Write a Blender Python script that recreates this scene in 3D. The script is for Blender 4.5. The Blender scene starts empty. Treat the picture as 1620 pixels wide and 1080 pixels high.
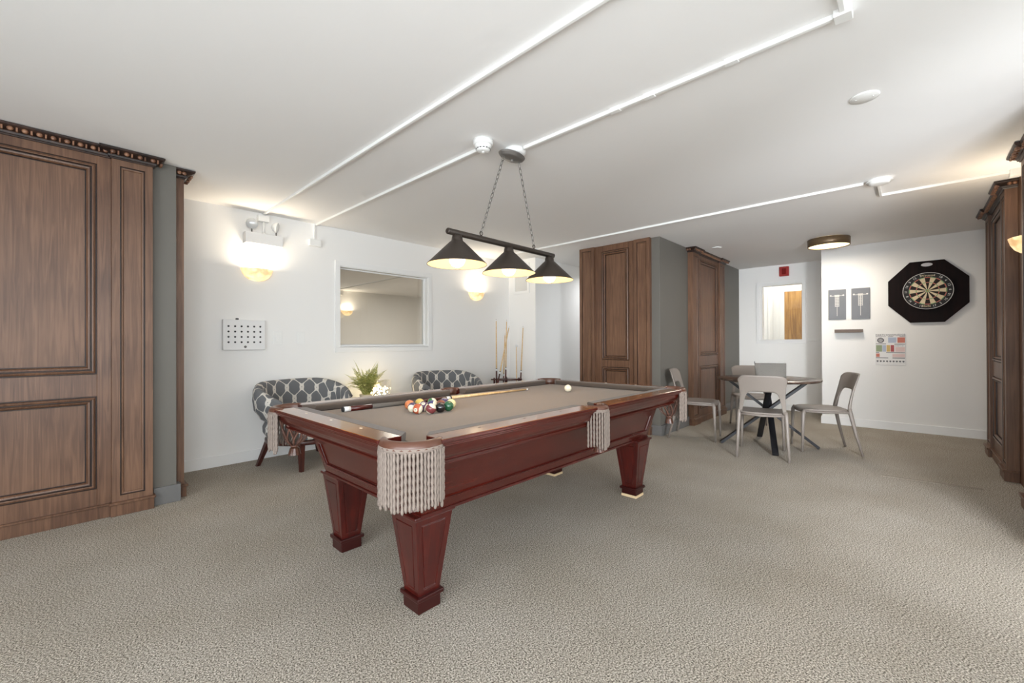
import bpy, bmesh, math, random
from mathutils import Vector, Matrix
random.seed(7)
S = bpy.context.scene
COL = S.collection
PI = math.pi
def R(d): return math.radians(d)
H = 2.465      # ceiling height
CAMH = 1.15

# ------------------------------------------------------------------ camera
yaw, pitch, roll = R(43.118), R(0.2188), R(-0.2197)
F = Vector((math.cos(yaw)*math.cos(pitch), math.sin(yaw)*math.cos(pitch), math.sin(pitch)))
Rt = Vector((math.sin(yaw), -math.cos(yaw), 0)); U = Rt.cross(F)
R2 = Rt*math.cos(roll)+U*math.sin(roll); U2 = -Rt*math.sin(roll)+U*math.cos(roll)
cd = bpy.data.cameras.new('camera'); cam = bpy.data.objects.new('camera', cd); COL.objects.link(cam)
cd.sensor_width = 36; cd.lens = 674.1/1620*36; cd.clip_start = .05
cam.matrix_world = Matrix(((R2.x, U2.x, -F.x, 0), (R2.y, U2.y, -F.y, 0), (R2.z, U2.z, -F.z, CAMH), (0, 0, 0, 1)))
S.camera = cam
# ------------------------------------------------------------------ world, lights, exposure
w = bpy.data.worlds.new('world'); S.world = w; w.use_nodes = True
w.node_tree.nodes['Background'].inputs[0].default_value = (.9, .95, 1, 1)
w.node_tree.nodes['Background'].inputs[1].default_value = 1.0
vs = S.view_settings; vs.view_transform = 'Standard'; vs.look = 'None'; vs.gamma = 1; vs.use_curve_mapping = False
vs.exposure = 0.67
S.cycles.max_bounces = 10; S.cycles.diffuse_bounces = 6; S.cycles.sample_clamp_indirect = 6
def area(name, loc, direction, sx, sy, power, col=(1, 1, 1)):
    l = bpy.data.lights.new(name, 'AREA'); l.shape = 'RECTANGLE'; l.size = sx; l.size_y = sy; l.energy = power; l.color = col
    o = bpy.data.objects.new(name, l); COL.objects.link(o); o.location = loc
    o.rotation_euler = Vector(direction).to_track_quat('-Z', 'Y').to_euler(); return o
def point(name, loc, power, col, rad=.04):
    l = bpy.data.lights.new(name, 'POINT'); l.energy = power; l.color = col; l.shadow_soft_size = rad
    o = bpy.data.objects.new(name, l); COL.objects.link(o); o.location = loc; return o
WARM = (1, .78, .5)
# added cool fill areas behind the camera, no window openings built there
area('daylight_rear', (-2.9, .6, 1.35), (1, .12, .08), 4.5, 1.9, 118, (.86, .94, 1))
area('daylight_side', (.6, -3.3, 1.35), (.25, 1, .08), 5.0, 1.9, 112, (.86, .94, 1))
# added overhead fill for the room behind the camera, no fixture modelled
area('ceiling_light_rear', (-.9, -.9, 2.4), (0, 0, -1), 2.0, 1.2, 12, (1, .98, .95))
# added upward fill behind the camera that lifts the ceiling
area('bounce_flash', (-.9, -.8, .9), (.25, .25, 1), 2.4, 2.4, 5, (.88, .95, 1))
fl = area('fill_flash', (-.9, -.8, 1.3), (3.7, 3.3, .3), .9, .9, 9, (.9, .95, 1)); fl.data.spread = R(90)  # added fill aimed forward at the left wall and mid room
fr_ = area('side_flash', (1.5, -1.15, 1.4), (4.6, 2.0, -.42), .5, .9, 28, (.92, .96, 1)); fr_.data.spread = R(80)  # unseen fill added off to the right for the dining corner
area('corridor_ceiling_light', (7.2, 3.72, 2.42), (0, -.25, -1), 1.8, .2, 26, (.95, .97, 1))  # added fill hidden behind the column, brightens the alcove wall

# ------------------------------------------------------------------ materials
def lin(c):
    c = [x/255 for x in c]
    return tuple((x/12.92 if x <= .04045 else ((x+.055)/1.055)**2.4) for x in c)+(1,)
def newmat(name):
    m = bpy.data.materials.new(name); m.use_nodes = True
    return m, m.node_tree, m.node_tree.nodes['Principled BSDF']
def N(t, ty, **k):
    n = t.nodes.new(ty)
    for a, b in k.items():
        if hasattr(n, a): setattr(n, a, b)
        else: n.inputs[a.replace('_', ' ')].default_value = b
    return n
def plain(name, c, rough=.5, metal=0, spec=.5, bump=None, coat=0, vary=0):
    m, t, p = newmat(name)
    p.inputs['Base Color'].default_value = lin(c); p.inputs['Roughness'].default_value = rough
    p.inputs['Metallic'].default_value = metal; p.inputs['Specular IOR Level'].default_value = spec
    p.inputs['Coat Weight'].default_value = coat; p.inputs['Coat Roughness'].default_value = .08
    tc = N(t, 'ShaderNodeTexCoord')
    if vary:
        n = N(t, 'ShaderNodeTexNoise'); n.inputs['Scale'].default_value = 3.0; n.inputs['Detail'].default_value = 4
        t.links.new(tc.outputs['Object'], n.inputs['Vector'])
        mr = N(t, 'ShaderNodeMapRange'); mr.inputs['To Min'].default_value = 1-vary; mr.inputs['To Max'].default_value = 1+vary
        hs = N(t, 'ShaderNodeHueSaturation'); hs.inputs['Color'].default_value = lin(c)
        t.links.new(n.outputs[0], mr.inputs[0]); t.links.new(mr.outputs[0], hs.inputs['Value']); t.links.new(hs.outputs[0], p.inputs['Base Color'])
    if bump:
        n = N(t, 'ShaderNodeTexNoise'); n.inputs['Scale'].default_value = bump[0]; n.inputs['Detail'].default_value = 3
        t.links.new(tc.outputs['Object'], n.inputs['Vector'])
        b = N(t, 'ShaderNodeBump'); b.inputs['Strength'].default_value = bump[1]; b.inputs['Distance'].default_value = bump[2]
        t.links.new(n.outputs[0], b.inputs['Height']); t.links.new(b.outputs[0], p.inputs['Normal'])
    return m
def ramp(t, stops):
    r = N(t, 'ShaderNodeValToRGB'); e = r.color_ramp.elements
    e[0].position, e[0].color = stops[0][0], lin(stops[0][1]); e[1].position, e[1].color = stops[-1][0], lin(stops[-1][1])
    for s in stops[1:-1]:
        x = e.new(s[0]); x.color = lin(s[1])
    return r
def wood(name, dark, mid, light, rough=.35, scale=(14, 14, 1.2), coat=0., spec=.5):
    m, t, p = newmat(name)
    tc = N(t, 'ShaderNodeTexCoord'); mp = N(t, 'ShaderNodeMapping'); mp.inputs['Scale'].default_value = scale
    t.links.new(tc.outputs['Object'], mp.inputs[0])
    n = N(t, 'ShaderNodeTexNoise'); n.inputs['Scale'].default_value = 1.6; n.inputs['Detail'].default_value = 8; n.inputs['Distortion'].default_value = 1.2
    t.links.new(mp.outputs[0], n.inputs['Vector'])
    n2 = N(t, 'ShaderNodeTexNoise'); n2.inputs['Scale'].default_value = 2.2; n2.inputs['Detail'].default_value = 3
    t.links.new(tc.outputs['Object'], n2.inputs['Vector'])
    mx = N(t, 'ShaderNodeMath', operation='ADD'); mu = N(t, 'ShaderNodeMath', operation='MULTIPLY'); mu.inputs[1].default_value = .6
    t.links.new(n2.outputs[0], mu.inputs[0]); t.links.new(n.outputs[0], mx.inputs[0]); t.links.new(mu.outputs[0], mx.inputs[1])
    r = ramp(t, [(.58, dark), (.80, mid), (1.0, light)]); t.links.new(mx.outputs[0], r.inputs[0]); t.links.new(r.outputs[0], p.inputs['Base Color'])
    p.inputs['Roughness'].default_value = rough; p.inputs['Coat Weight'].default_value = coat; p.inputs['Coat Roughness'].default_value = .12
    p.inputs['Specular IOR Level'].default_value = spec
    b = N(t, 'ShaderNodeBump'); b.inputs['Strength'].default_value = .15; b.inputs['Distance'].default_value = .002
    t.links.new(n.outputs[0], b.inputs['Height']); t.links.new(b.outputs[0], p.inputs['Normal'])
    return m
def emis(name, c, s):
    m, t, p = newmat(name); p.inputs['Base Color'].default_value = (0, 0, 0, 1)
    p.inputs['Emission Color'].default_value = lin(c); p.inputs['Emission Strength'].default_value = s; return m

M = {}
M['wall'] = plain('wall_paint', (236, 235, 233), .75, bump=(60, .08, .002))
M['ceiling'] = plain('ceiling_paint', (241, 240, 239), .85, bump=(9, .12, .01))
M['trim'] = plain('white_trim', (235, 235, 234), .4)
M['white'] = plain('white_plastic', (236, 236, 234), .35)
M['whitemetal'] = plain('white_metal', (228, 228, 228), .4)
M['grey'] = plain('grey_paint', (104, 101, 95), .5, vary=.03, spec=.3)
M['greybase'] = plain('grey_baseboard', (104, 103, 102), .4)
M['dark'] = plain('dark_hole', (40, 40, 42), .6)
M['wood'] = wood('walnut_panel', (86, 59, 43), (102, 73, 54), (118, 86, 65), .45, (30, 30, 1.4))
M['woodmold'] = wood('walnut_moulding', (78, 52, 37), (96, 67, 49), (114, 82, 61), .4, (30, 30, 1.4))
M['crown'] = wood('crown_wood', (26, 15, 11), (40, 24, 18), (62, 39, 29), .45)  # dark crown wood, reused as painted shade in the panel grooves
M['bead'] = wood('bead_wood', (90, 60, 44), (126, 88, 66), (150, 110, 84), .35)
M['mahog'] = wood('mahogany', (62, 16, 10), (70, 19, 12), (78, 23, 14), .26, (1.0, 18, 18), .3)
M['mahogy'] = wood('mahogany_upright', (54, 13, 10), (66, 16, 12), (80, 22, 15), .28, (18, 18, 1.0), .3)
M['mahogtop'] = wood('mahogany_top', (84, 44, 16), (124, 72, 30), (160, 102, 52), .16, (1.2, 14, 14), .6)
M['leather'] = plain('pocket_leather', (90, 58, 45), .3, bump=(90, .2, .001))
M['leatherd'] = plain('net_leather', (112, 78, 66), .38)
M['fringe'] = plain('fringe_cord', (132, 119, 110), .85)
M['cream'] = plain('cream', (236, 228, 205), .3)
M['shim'] = plain('pale_shim', (226, 200, 160), .6)
M['bronze'] = plain('bronze_metal', (58, 50, 44), .4, metal=.35)
M['bronzelight'] = plain('pewter_metal', (116, 112, 108), .4, metal=.5)
M['shadein'] = plain('shade_lining', (216, 184, 138), .5)
M['bulb'] = emis('bulb_glow', (255, 226, 180), 4)
M['chair'] = plain('taupe_plastic', (130, 121, 114), .45)
M['tabletop'] = wood('dark_table_top', (56, 44, 38), (78, 62, 54), (98, 80, 70), .25, (3, 14, 14))
M['black'] = plain('black_metal', (30, 30, 34), .4, metal=.2)
M['mapl'] = wood('maple', (206, 170, 118), (222, 188, 138), (234, 204, 158), .25, (30, 30, 30))
M['darkwood'] = wood('espresso_leg', (40, 18, 14), (60, 26, 20), (78, 38, 30), .35)
M['green'] = plain('fern_green', (190, 186, 112), .6)
M['greend'] = plain('fern_green_dark', (146, 150, 80), .6)
M['glasspane'] = None
def glass(name, gl, tint=(1, 1, 1, 1), rough=0):
    m = bpy.data.materials.new(name); m.use_nodes = True; t = m.node_tree; t.nodes.clear()
    o = N(t, 'ShaderNodeOutputMaterial'); tr = N(t, 'ShaderNodeBsdfTransparent'); tr.inputs[0].default_value = tint
    g = N(t, 'ShaderNodeBsdfGlossy'); g.inputs['Roughness'].default_value = rough; mx = N(t, 'ShaderNodeMixShader'); mx.inputs[0].default_value = gl
    t.links.new(tr.outputs[0], mx.inputs[1]); t.links.new(g.outputs[0], mx.inputs[2]); t.links.new(mx.outputs[0], o.inputs[0]); return m
M['glass'] = glass('window_glass', .07, (.93, .94, .93, 1))
M['clear'] = glass('clear_glass', .08)

def carpet():
    m, t, p = newmat('loop_carpet')
    tc = N(t, 'ShaderNodeTexCoord'); mp = N(t, 'ShaderNodeMapping'); mp.inputs['Scale'].default_value = (1, 1, 1); mp.inputs['Rotation'].default_value = (0, 0, .3)
    t.links.new(tc.outputs['Object'], mp.inputs[0])
    v = N(t, 'ShaderNodeTexVoronoi'); v.inputs['Scale'].default_value = 240; t.links.new(mp.outputs[0], v.inputs['Vector'])
    n = N(t, 'ShaderNodeTexNoise'); n.inputs['Scale'].default_value = 165; n.inputs['Detail'].default_value = 5; n.inputs['Roughness'].default_value = .7; t.links.new(mp.outputs[0], n.inputs['Vector'])
    n2 = N(t, 'ShaderNodeTexNoise'); n2.inputs['Scale'].default_value = 2.0; n2.inputs['Detail'].default_value = 3; t.links.new(mp.outputs[0], n2.inputs['Vector'])
    r = ramp(t, [(.38, (70, 64, 57)), (.48, (154, 146, 135)), (.60, (224, 216, 204))]); t.links.new(n.outputs[0], r.inputs[0])
    r2 = ramp(t, [(.3, (240, 238, 234)), (.7, (255, 255, 255))]); t.links.new(n2.outputs[0], r2.inputs[0])
    mx = N(t, 'ShaderNodeMix', data_type='RGBA', blend_type='MULTIPLY'); mx.inputs[0].default_value = 1
    t.links.new(r.outputs[0], mx.inputs[6]); t.links.new(r2.outputs[0], mx.inputs[7]); t.links.new(mx.outputs[2], p.inputs['Base Color'])
    p.inputs['Roughness'].default_value = .95; p.inputs['Specular IOR Level'].default_value = .1
    b = N(t, 'ShaderNodeBump'); b.inputs['Strength'].default_value = .75; b.inputs['Distance'].default_value = .004; b.invert = True
    ad = N(t, 'ShaderNodeMath', operation='SUBTRACT'); t.links.new(v.outputs['Distance'], ad.inputs[0]); t.links.new(n.outputs[0], ad.inputs[1])
    t.links.new(ad.outputs[0], b.inputs['Height']); t.links.new(b.outputs[0], p.inputs['Normal']); return m
M['carpet'] = carpet()
def cloth(name, c, sc=500):
    m = plain(name, c, .9, spec=.15, bump=(sc, .3, .001), vary=.05); m.node_tree.nodes['Principled BSDF'].inputs['Sheen Weight'].default_value = .15; return m
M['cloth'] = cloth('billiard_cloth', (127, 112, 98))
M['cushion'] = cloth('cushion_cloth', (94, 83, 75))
M['pouch'] = plain('knit_grey', (128, 124, 118), .95, bump=(160, 1, .01), vary=.15)
def trellis():
    m, t, p = newmat('trellis_fabric'); uv = N(t, 'ShaderNodeUVMap'); sp = N(t, 'ShaderNodeSeparateXYZ'); t.links.new(uv.outputs[0], sp.inputs[0])
    def mth(op, a, b=None):
        n = N(t, 'ShaderNodeMath', operation=op)
        for i, q in enumerate((a, b)):
            if q is None: continue
            if isinstance(q, (int, float)): n.inputs[i].default_value = q
            else: t.links.new(q, n.inputs[i])
        return n.outputs[0]
    cu = mth('COSINE', mth('MULTIPLY', sp.outputs[0], 2*PI/.165)); cv = mth('COSINE', mth('MULTIPLY', sp.outputs[1], 2*PI/.23))
    c3 = mth('MULTIPLY', mth('COSINE', mth('MULTIPLY', sp.outputs[1], 6*PI/.23)), -.22)
    s = mth('ABSOLUTE', mth('ADD', mth('ADD', cu, cv), c3)); k = mth('LESS_THAN', s, .21)
    mx = N(t, 'ShaderNodeMix', data_type='RGBA'); t.links.new(k, mx.inputs[0]); mx.inputs[6].default_value = lin((104, 105, 107)); mx.inputs[7].default_value = lin((206, 201, 192))
    t.links.new(mx.outputs[2], p.inputs['Base Color']); p.inputs['Roughness'].default_value = .9; return m
M['trellis'] = trellis()
def alabaster(s=2.2):
    m, t, p = newmat('alabaster_glow'); tc = N(t, 'ShaderNodeTexCoord'); n = N(t, 'ShaderNodeTexNoise'); n.inputs['Scale'].default_value = 14; n.inputs['Detail'].default_value = 3
    t.links.new(tc.outputs['Object'], n.inputs['Vector']); r = ramp(t, [(.38, (196, 140, 70)), (.5, (250, 214, 150)), (.65, (255, 236, 190))]); t.links.new(n.outputs[0], r.inputs[0])
    t.links.new(r.outputs[0], p.inputs['Emission Color']); p.inputs['Emission Strength'].default_value = s
    p.inputs['Base Color'].default_value = lin((240, 225, 190)); p.inputs['Roughness'].default_value = .3; return m
M['alab'] = alabaster(.62)

# ------------------------------------------------------------------ mesh helpers
class MB:
    def __init__(s): s.v = []; s.f = []; s.m = []; s.sm = []; s.uv = {}; s.x = None
    def add(s, vs, fs, mat=0, smooth=False, uvs=None):
        b = len(s.v)
        if s.x: vs = [s.x @ Vector(p) for p in vs]
        s.v += [tuple(p) for p in vs]
        if uvs:
            for i, q in enumerate(uvs): s.uv[b+i] = q
        for f in fs: s.f.append([b+i for i in f]); s.m.append(mat); s.sm.append(smooth)
        return s
    def box(s, x0, x1, y0, y1, z0, z1, mat=0):
        return s.add([(x0,y0,z0),(x1,y0,z0),(x1,y1,z0),(x0,y1,z0),(x0,y0,z1),(x1,y0,z1),(x1,y1,z1),(x0,y1,z1)],
              [(3,2,1,0),(4,5,6,7),(0,1,5,4),(1,2,6,5),(2,3,7,6),(3,0,4,7)], mat)
    def loft(s, rings, closed=True, caps=True, mat=0, smooth=True, loop=False, uvs=None):
        n = len(rings[0]); vs = [p for r in rings for p in r]; fs = []
        m = len(rings)
        for i in range(m if loop else m-1):
            j = (i+1) % m
            for k in range(n if closed else n-1):
                l = (k+1) % n; fs.append((i*n+k, i*n+l, j*n+l, j*n+k))
        s.add(vs, fs, mat, smooth, uvs)
        if caps and not loop and closed:
            s.add(rings[0], [tuple(reversed(range(n)))], mat, False); s.add(rings[-1], [tuple(range(n))], mat, False)
        return s
    def tube(s, pts, rad, n=8, mat=0, caps=True, loop=False, flat=None):
        pts = [Vector(p) for p in pts]; rings = []; m = len(pts)
        if not hasattr(rad, '__len__'): rad = [rad]*m
        ref = None
        for i, p in enumerate(pts):
            if loop: t = pts[(i+1) % m]-pts[i-1]
            else: t = pts[min(i+1, m-1)]-pts[max(i-1, 0)]
            t.normalize()
            if ref is None: ref = Vector((0, 0, 1)) if abs(t.z) < .9 else Vector((1, 0, 0))
            a = ref-t*ref.dot(t)
            if a.length < 1e-4: a = t.orthogonal()
            a.normalize(); b = t.cross(a); ref = a
            fl = flat or (1, 1)
            rings.append([p+(a*math.cos(q)*fl[0]+b*math.sin(q)*fl[1])*rad[i] for q in [2*PI*k/n for k in range(n)]])
        return s.loft(rings, True, caps, mat, True, loop)
    def lathe(s, prof, c=(0, 0, 0), n=32, mat=0, a0=0, a1=2*PI, smooth=True, sx=1, sy=1):
        full = abs(a1-a0-2*PI) < 1e-6; k = n if full else n+1
        rings = []
        for i in range(k):
            a = a0+(a1-a0)*i/n
            rings.append([(c[0]+r*math.cos(a)*sx, c[1]+r*math.sin(a)*sy, c[2]+z) for r, z in prof])
        return s.loft(rings, False, False, mat, smooth, full)
    def prism(s, poly, z0, z1, mat=0):   # horizontal polygon (ccw)
        n = len(poly); s.add([(x, y, z0) for x, y in poly]+[(x, y, z1) for x, y in poly],
            [tuple(reversed(range(n))), tuple(range(n, 2*n))]+[(i, (i+1) % n, n+(i+1) % n, n+i) for i in range(n)], mat); return s
    def extr(s, prof, axis, a, b, mat=0, smooth=False):  # profile extruded along x or y; profile (p,z)
        f = (lambda t, q: (t, q[0], q[1])) if axis == 'x' else (lambda t, q: (q[0], t, q[1]))
        n = len(prof); s.add([f(a, q) for q in prof]+[f(b, q) for q in prof],
            [tuple(range(n)), tuple(reversed(range(n, 2*n)))]+[(i, n+i, n+(i+1) % n, (i+1) % n) for i in range(n)], mat, smooth); return s
    def ball(s, c, r, mat=0, n=16, m=10, sc=(1, 1, 1)):
        vs = []; fs = []
        for i in range(1, m):
            for k in range(n):
                a = PI*i/m; b = 2*PI*k/n; vs.append((c[0]+r*sc[0]*math.sin(a)*math.cos(b), c[1]+r*sc[1]*math.sin(a)*math.sin(b), c[2]+r*sc[2]*math.cos(a)))
        for i in range(m-2):
            for k in range(n): fs.append((i*n+k, (i+1)*n+k, (i+1)*n+(k+1) % n, i*n+(k+1) % n))
        t = len(vs); vs += [(c[0], c[1], c[2]+r*sc[2]), (c[0], c[1], c[2]-r*sc[2])]
        for k in range(n): fs.append((t, k, (k+1) % n)); fs.append((t+1, (m-2)*n+(k+1) % n, (m-2)*n+k))
        return s.add(vs, fs, mat, True)
    def quadloops(s, P, prof, mat=0, gr=None):
        """P: 4 corners ccw seen from outside; prof: (inset, depth) loops, closed by a centre quad"""
        P = [Vector(p) for p in P]; nrm = (P[1]-P[0]).cross(P[3]-P[0]).normalized()
        loops = []
        for d, h in prof:
            L = []
            for i in range(4):
                e1 = (P[(i+1) % 4]-P[i]).normalized(); e0 = (P[i-1]-P[i]).normalized(); sn = max(.2, e1.cross(e0).length)
                L.append(P[i]+(e1+e0)*d/sn+nrm*h)
            loops.append(L)
        vs = [p for l in loops for p in l]; fs = []; n0 = len(s.f)
        for i in range(len(loops)-1):
            for k in range(4): fs.append((i*4+k, i*4+(k+1) % 4, (i+1)*4+(k+1) % 4, (i+1)*4+k))
        b = (len(loops)-1)*4; fs.append((b, b+1, b+2, b+3)); s.add(vs, fs, mat)
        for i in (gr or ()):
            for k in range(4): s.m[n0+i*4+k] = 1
        return s
def obj(name, mb, mats, parent=None, bevel=0, seg=2, angle=40, fix=True, loc=None):
    me = bpy.data.meshes.new(name); me.from_pydata(mb.v, [], mb.f)
    if not isinstance(mats, (list, tuple)): mats = [mats]
    for m in mats: me.materials.append(M[m] if isinstance(m, str) else m)
    me.polygons.foreach_set('material_index', mb.m); me.polygons.foreach_set('use_smooth', mb.sm)
    if mb.uv:
        ul = me.uv_layers.new(name='UVMap')
        for l in me.loops: ul.data[l.index].uv = mb.uv.get(l.vertex_index, (0, 0))
    if bevel or fix:
        bm = bmesh.new(); bm.from_mesh(me)
        if fix and not mb.uv: bmesh.ops.remove_doubles(bm, verts=bm.verts, dist=1e-5)
        if fix: bmesh.ops.recalc_face_normals(bm, faces=bm.faces)
        if bevel:
            ed = [e for e in bm.edges if len(e.link_faces) == 2 and e.calc_face_angle(0) > R(angle)]
            bmesh.ops.bevel(bm, geom=ed, offset=bevel, segments=seg, affect='EDGES', profile=.5, clamp_overlap=True)
        bm.to_mesh(me); bm.free()
    o = bpy.data.objects.new(name, me); COL.objects.link(o)
    if parent: o.parent = parent
    if loc: o.location = loc
    return o
def tag(o, label, cat, group=None):
    o['label'] = label; o['category'] = cat
    if group: o['group'] = group
    return o
def thing(name, label, cat, loc=(0, 0, 0), rz=0, group=None):
    o = bpy.data.objects.new(name, None); COL.objects.link(o); o.empty_display_size = .1
    o.location = loc; o.rotation_euler = (0, 0, rz); return tag(o, label, cat, group)
def struct(name, mb, mats, parent=None, **k):
    o = obj(name, mb, mats, parent, **k)
    if parent is None: o['kind'] = 'structure'
    return o
def dup(root, loc, rz, label=None):
    r = root.copy(); COL.objects.link(r); r.location = loc; r.rotation_euler = (0, 0, rz)
    if label: r['label'] = label
    for ch in list(root.children):
        c = ch.copy(); COL.objects.link(c); c.parent = r
        for g in ch.children:
            d = g.copy(); COL.objects.link(d); d.parent = c
    return r
def text(name, body, size, mat, parent, mtx, depth=.0006, align='CENTER', font_scale=1):
    cu = bpy.data.curves.new('t', 'FONT'); cu.body = body; cu.size = size; cu.align_x = align; cu.align_y = 'CENTER'; cu.extrude = depth
    cu.resolution_u = 2; to = bpy.data.objects.new('t', cu); COL.objects.link(to)
    me = bpy.data.meshes.new_from_object(to.evaluated_get(bpy.context.evaluated_depsgraph_get())); bpy.data.objects.remove(to); bpy.data.curves.remove(cu)
    me.name = name; me.materials.clear(); me.materials.append(M[mat] if isinstance(mat, str) else mat)
    if font_scale != 1:
        for v in me.vertices: v.co.x *= font_scale
    me.transform(mtx); o = bpy.data.objects.new(name, me); COL.objects.link(o); o.parent = parent; return o

# ================================================================== SETTING
YW, XD, XB = 4.77, 7.43, 8.43          # window wall, dart wall, far wall
CX, CY0, CY1 = 5.097, 2.265, 3.43      # grey column block
YR = -.66                               # right wall
b = MB(); b.box(-3.2, 10.2, -3.6, 10.5, -.06, 0); struct('floor', b, 'carpet')
b = MB(); b.box(-3.2, 10.2, -3.6, 10.5, H, H+.1); struct('ceiling', b, 'ceiling')
# window wall with opening
WX0, WX1, WZ0, WZ1 = 2.205, 3.435, 1.115, 2.045
b = MB(); b.box(-3.2, WX0, YW, YW+.13, 0, H); b.box(WX1, CX, YW, YW+.13, 0, H); b.box(WX0, WX1, YW, YW+.13, 0, WZ0); b.box(WX0, WX1, YW, YW+.13, WZ1, H)
struct('wall_left', b, 'wall')
b = MB(); b.box(5.022, 8.56, 4.207, YW+.13, 0, H); struct('wall_alcove', b, 'wall')
OY0, OY1, OZ0, OZ1 = 1.305, 1.905, 1.185, 2.13
b = MB(); b.box(XB, XB+.12, -.7, OY0, 0, H); b.box(XB, XB+.12, OY1, 4.3, 0, H); b.box(XB, XB+.12, OY0, OY1, 0, OZ0); b.box(XB, XB+.12, OY0, OY1, OZ1, H)
struct('wall_far', b, 'wall')
b = MB(); b.box(XD, XB, YR-.1, .925, 0, H); struct('wall_dartboard', b, 'wall')
b = MB(); b.box(3.3, XD+.1, YR-.15, YR, 0, H); struct('wall_right', b, 'wall')
b = MB(); b.box(3.3, 3.45, -3.5, YR-.15, 0, H); struct('wall_right_return', b, 'wall')
b = MB(); b.box(-3.2, 3.45, -3.6, -3.45, 0, H); struct('wall_front', b, 'wall')
b = MB(); b.box(-3.2, -3.05, -3.6, 4.9, 0, H); struct('wall_rear', b, 'wall')
b = MB(); b.box(CX, XB, CY0, CY1, 0, H); struct('wall_column', b, 'grey', bevel=.004)
b = MB(); b.box(-3.05, .603, 3.955, YW, 0, H); struct('wall_pillar', b, 'grey', bevel=.004)
b = MB(); b.box(4.0, 7.4, YR, YR+.02, 0, H); struct('trim_right', b, 'wood')
# baseboards
def bb(name, seg, mat, h=.105, t=.014):
    b = MB()
    for x0, x1, y0, y1 in seg: b.box(x0, x1, y0, y1, 0, h)
    struct(name, b, mat, bevel=.003)
bb('baseboard_left', [(.603, 5.02, YW-.014, YW)], 'trim')
bb('baseboard_alcove', [(5.008, 5.022, 4.193, YW-.014), (5.022, 8.43, 4.193, 4.207)], 'trim')
bb('baseboard_far', [(XB-.014, XB, .939, CY0), (XB-.014, XB, CY1, 4.19)], 'trim')
bb('baseboard_dartboard', [(XD-.014, XD, YR+.02, .939), (XD, XB-.014, .925, .939)], 'trim')
bb('baseboard_column', [(CX-.022, CX, CY0-.022, 2.375), (CX, 5.98, CY0-.022, CY0), (7.4, XB, CY0-.022, CY0)], 'greybase', .125)
bb('baseboard_pillar', [(.47, .625, 3.933, 3.955), (.603, .625, 3.955, 4.02)], 'greybase', .125)
# rooms beyond
b = MB(); b.box(1.2, 9.6, 10.24, 10.35, 0, H); b.box(1.2, 1.3, 4.9, 10.3, 0, H); b.box(8.9, 9.0, 4.9, 10.3, 0, H); struct('wall_next_room', b, 'wall')
b = MB(); b.box(9.75, 9.85, .3, 3.6, 0, H); b.box(8.55, 9.8, .2, .3, 0, H); b.box(8.55, 9.8, 3.5, 3.6, 0, H); struct('wall_hall', b, 'wall')
# corridor end behind the column
# window 1 (interior window) > frame, pane
def frame(mb, ax, u0, u1, z0, z1, o, a, bb_, wd):
    """rectangular frame: outer rect u0..u1,z0..z1 width wd, from a to bb_ along the normal axis"""
    for (p, q, r, s_) in ((u0, u1, z1-wd, z1), (u0, u1, z0, z0+wd), (u0, u0+wd, z0+wd, z1-wd), (u1-wd, u1, z0+wd, z1-wd)):
        if ax == 'y': mb.box(p, q, a, bb_, r, s_)
        else: mb.box(a, bb_, p, q, r, s_)
b = MB(); frame(b, 'y', 2.155, 3.487, 1.052, 2.1, 0, YW-.016, YW, .058); fr = struct('window_1', b, 'trim', bevel=.003)
b = MB(); frame(b, 'y', WX0, WX1, WZ0, WZ1, 0, YW-.005, YW+.13, .012); obj('window_jamb', b, 'trim', fr)
b = MB(); frame(b, 'y', WX0+.012, WX1-.012, WZ0+.012, WZ1-.012, 0, YW+.07, YW+.085, .014); obj('glazing_bead', b, 'trim', fr, bevel=.002)
b = MB(); b.box(WX0+.012, WX1-.012, YW+.086, YW+.09, WZ0+.012, WZ1-.012); obj('pane', b, 'glass', fr)
b = MB(); frame(b, 'x', 1.262, 1.985, 1.128, 2.187, 0, XB-.016, XB, .05); fr = struct('window_2', b, 'trim', bevel=.003)
b = MB(); frame(b, 'x', OY0, OY1, OZ0, OZ1, 0, XB-.005, XB+.12, .01); obj('window_jamb', b, 'trim', fr)
b = MB(); b.box(XB+.06, XB+.064, OY0+.01, OY1-.01, OZ0+.01, OZ1-.01); obj('pane', b, 'glass', fr)
# hall door seen through window 2
b = MB(); b.box(9.70, 9.75, .85, 1.80, .01, 2.13); d = struct('door_1', b, wood('oak_door', (140, 98, 44), (172, 126, 64), (196, 152, 88), .4))
b = MB(); b.box(9.70, 9.76, 1.80, 1.875, 0, 2.2); b.box(9.70, 9.76, .77, .85, 0, 2.2); b.box(9.70, 9.76, .85, 1.80, 2.13, 2.2); obj('door_frame', b, 'trim', d, bevel=.003)
b = MB(); b.lathe([(0, 0), (.02, 0), (.025, .02), (.012, .03), (.012, .05), (0, .05)], n=12); h = obj('door_handle', b, 'bronzelight', d); h.rotation_euler = (0, -PI/2, 0); h.location = (9.70, 1.72, 1.0)
# bright vertical strip left of that door (blind)
bl = thing('vertical_blind', 'white vertical blind hanging left of the oak door beyond the far window', 'blind', (9.6, 2.0, 0))
sl = None
for k in range(7):
    b = MB(); b.box(-.003, .003, -.04, .04, .05, 2.3)
    if sl is None: sl = obj('slat', b, 'trim', bl); q = sl
    else: q = sl.copy(); COL.objects.link(q)
    q.parent = bl; q.location = (0, .02+k*.085, 0); q.rotation_euler = (0, 0, R(28))
b = MB(); b.box(-.02, .02, -.05, .6, 2.3, 2.34); obj('headrail', b, 'trim', bl)

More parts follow.
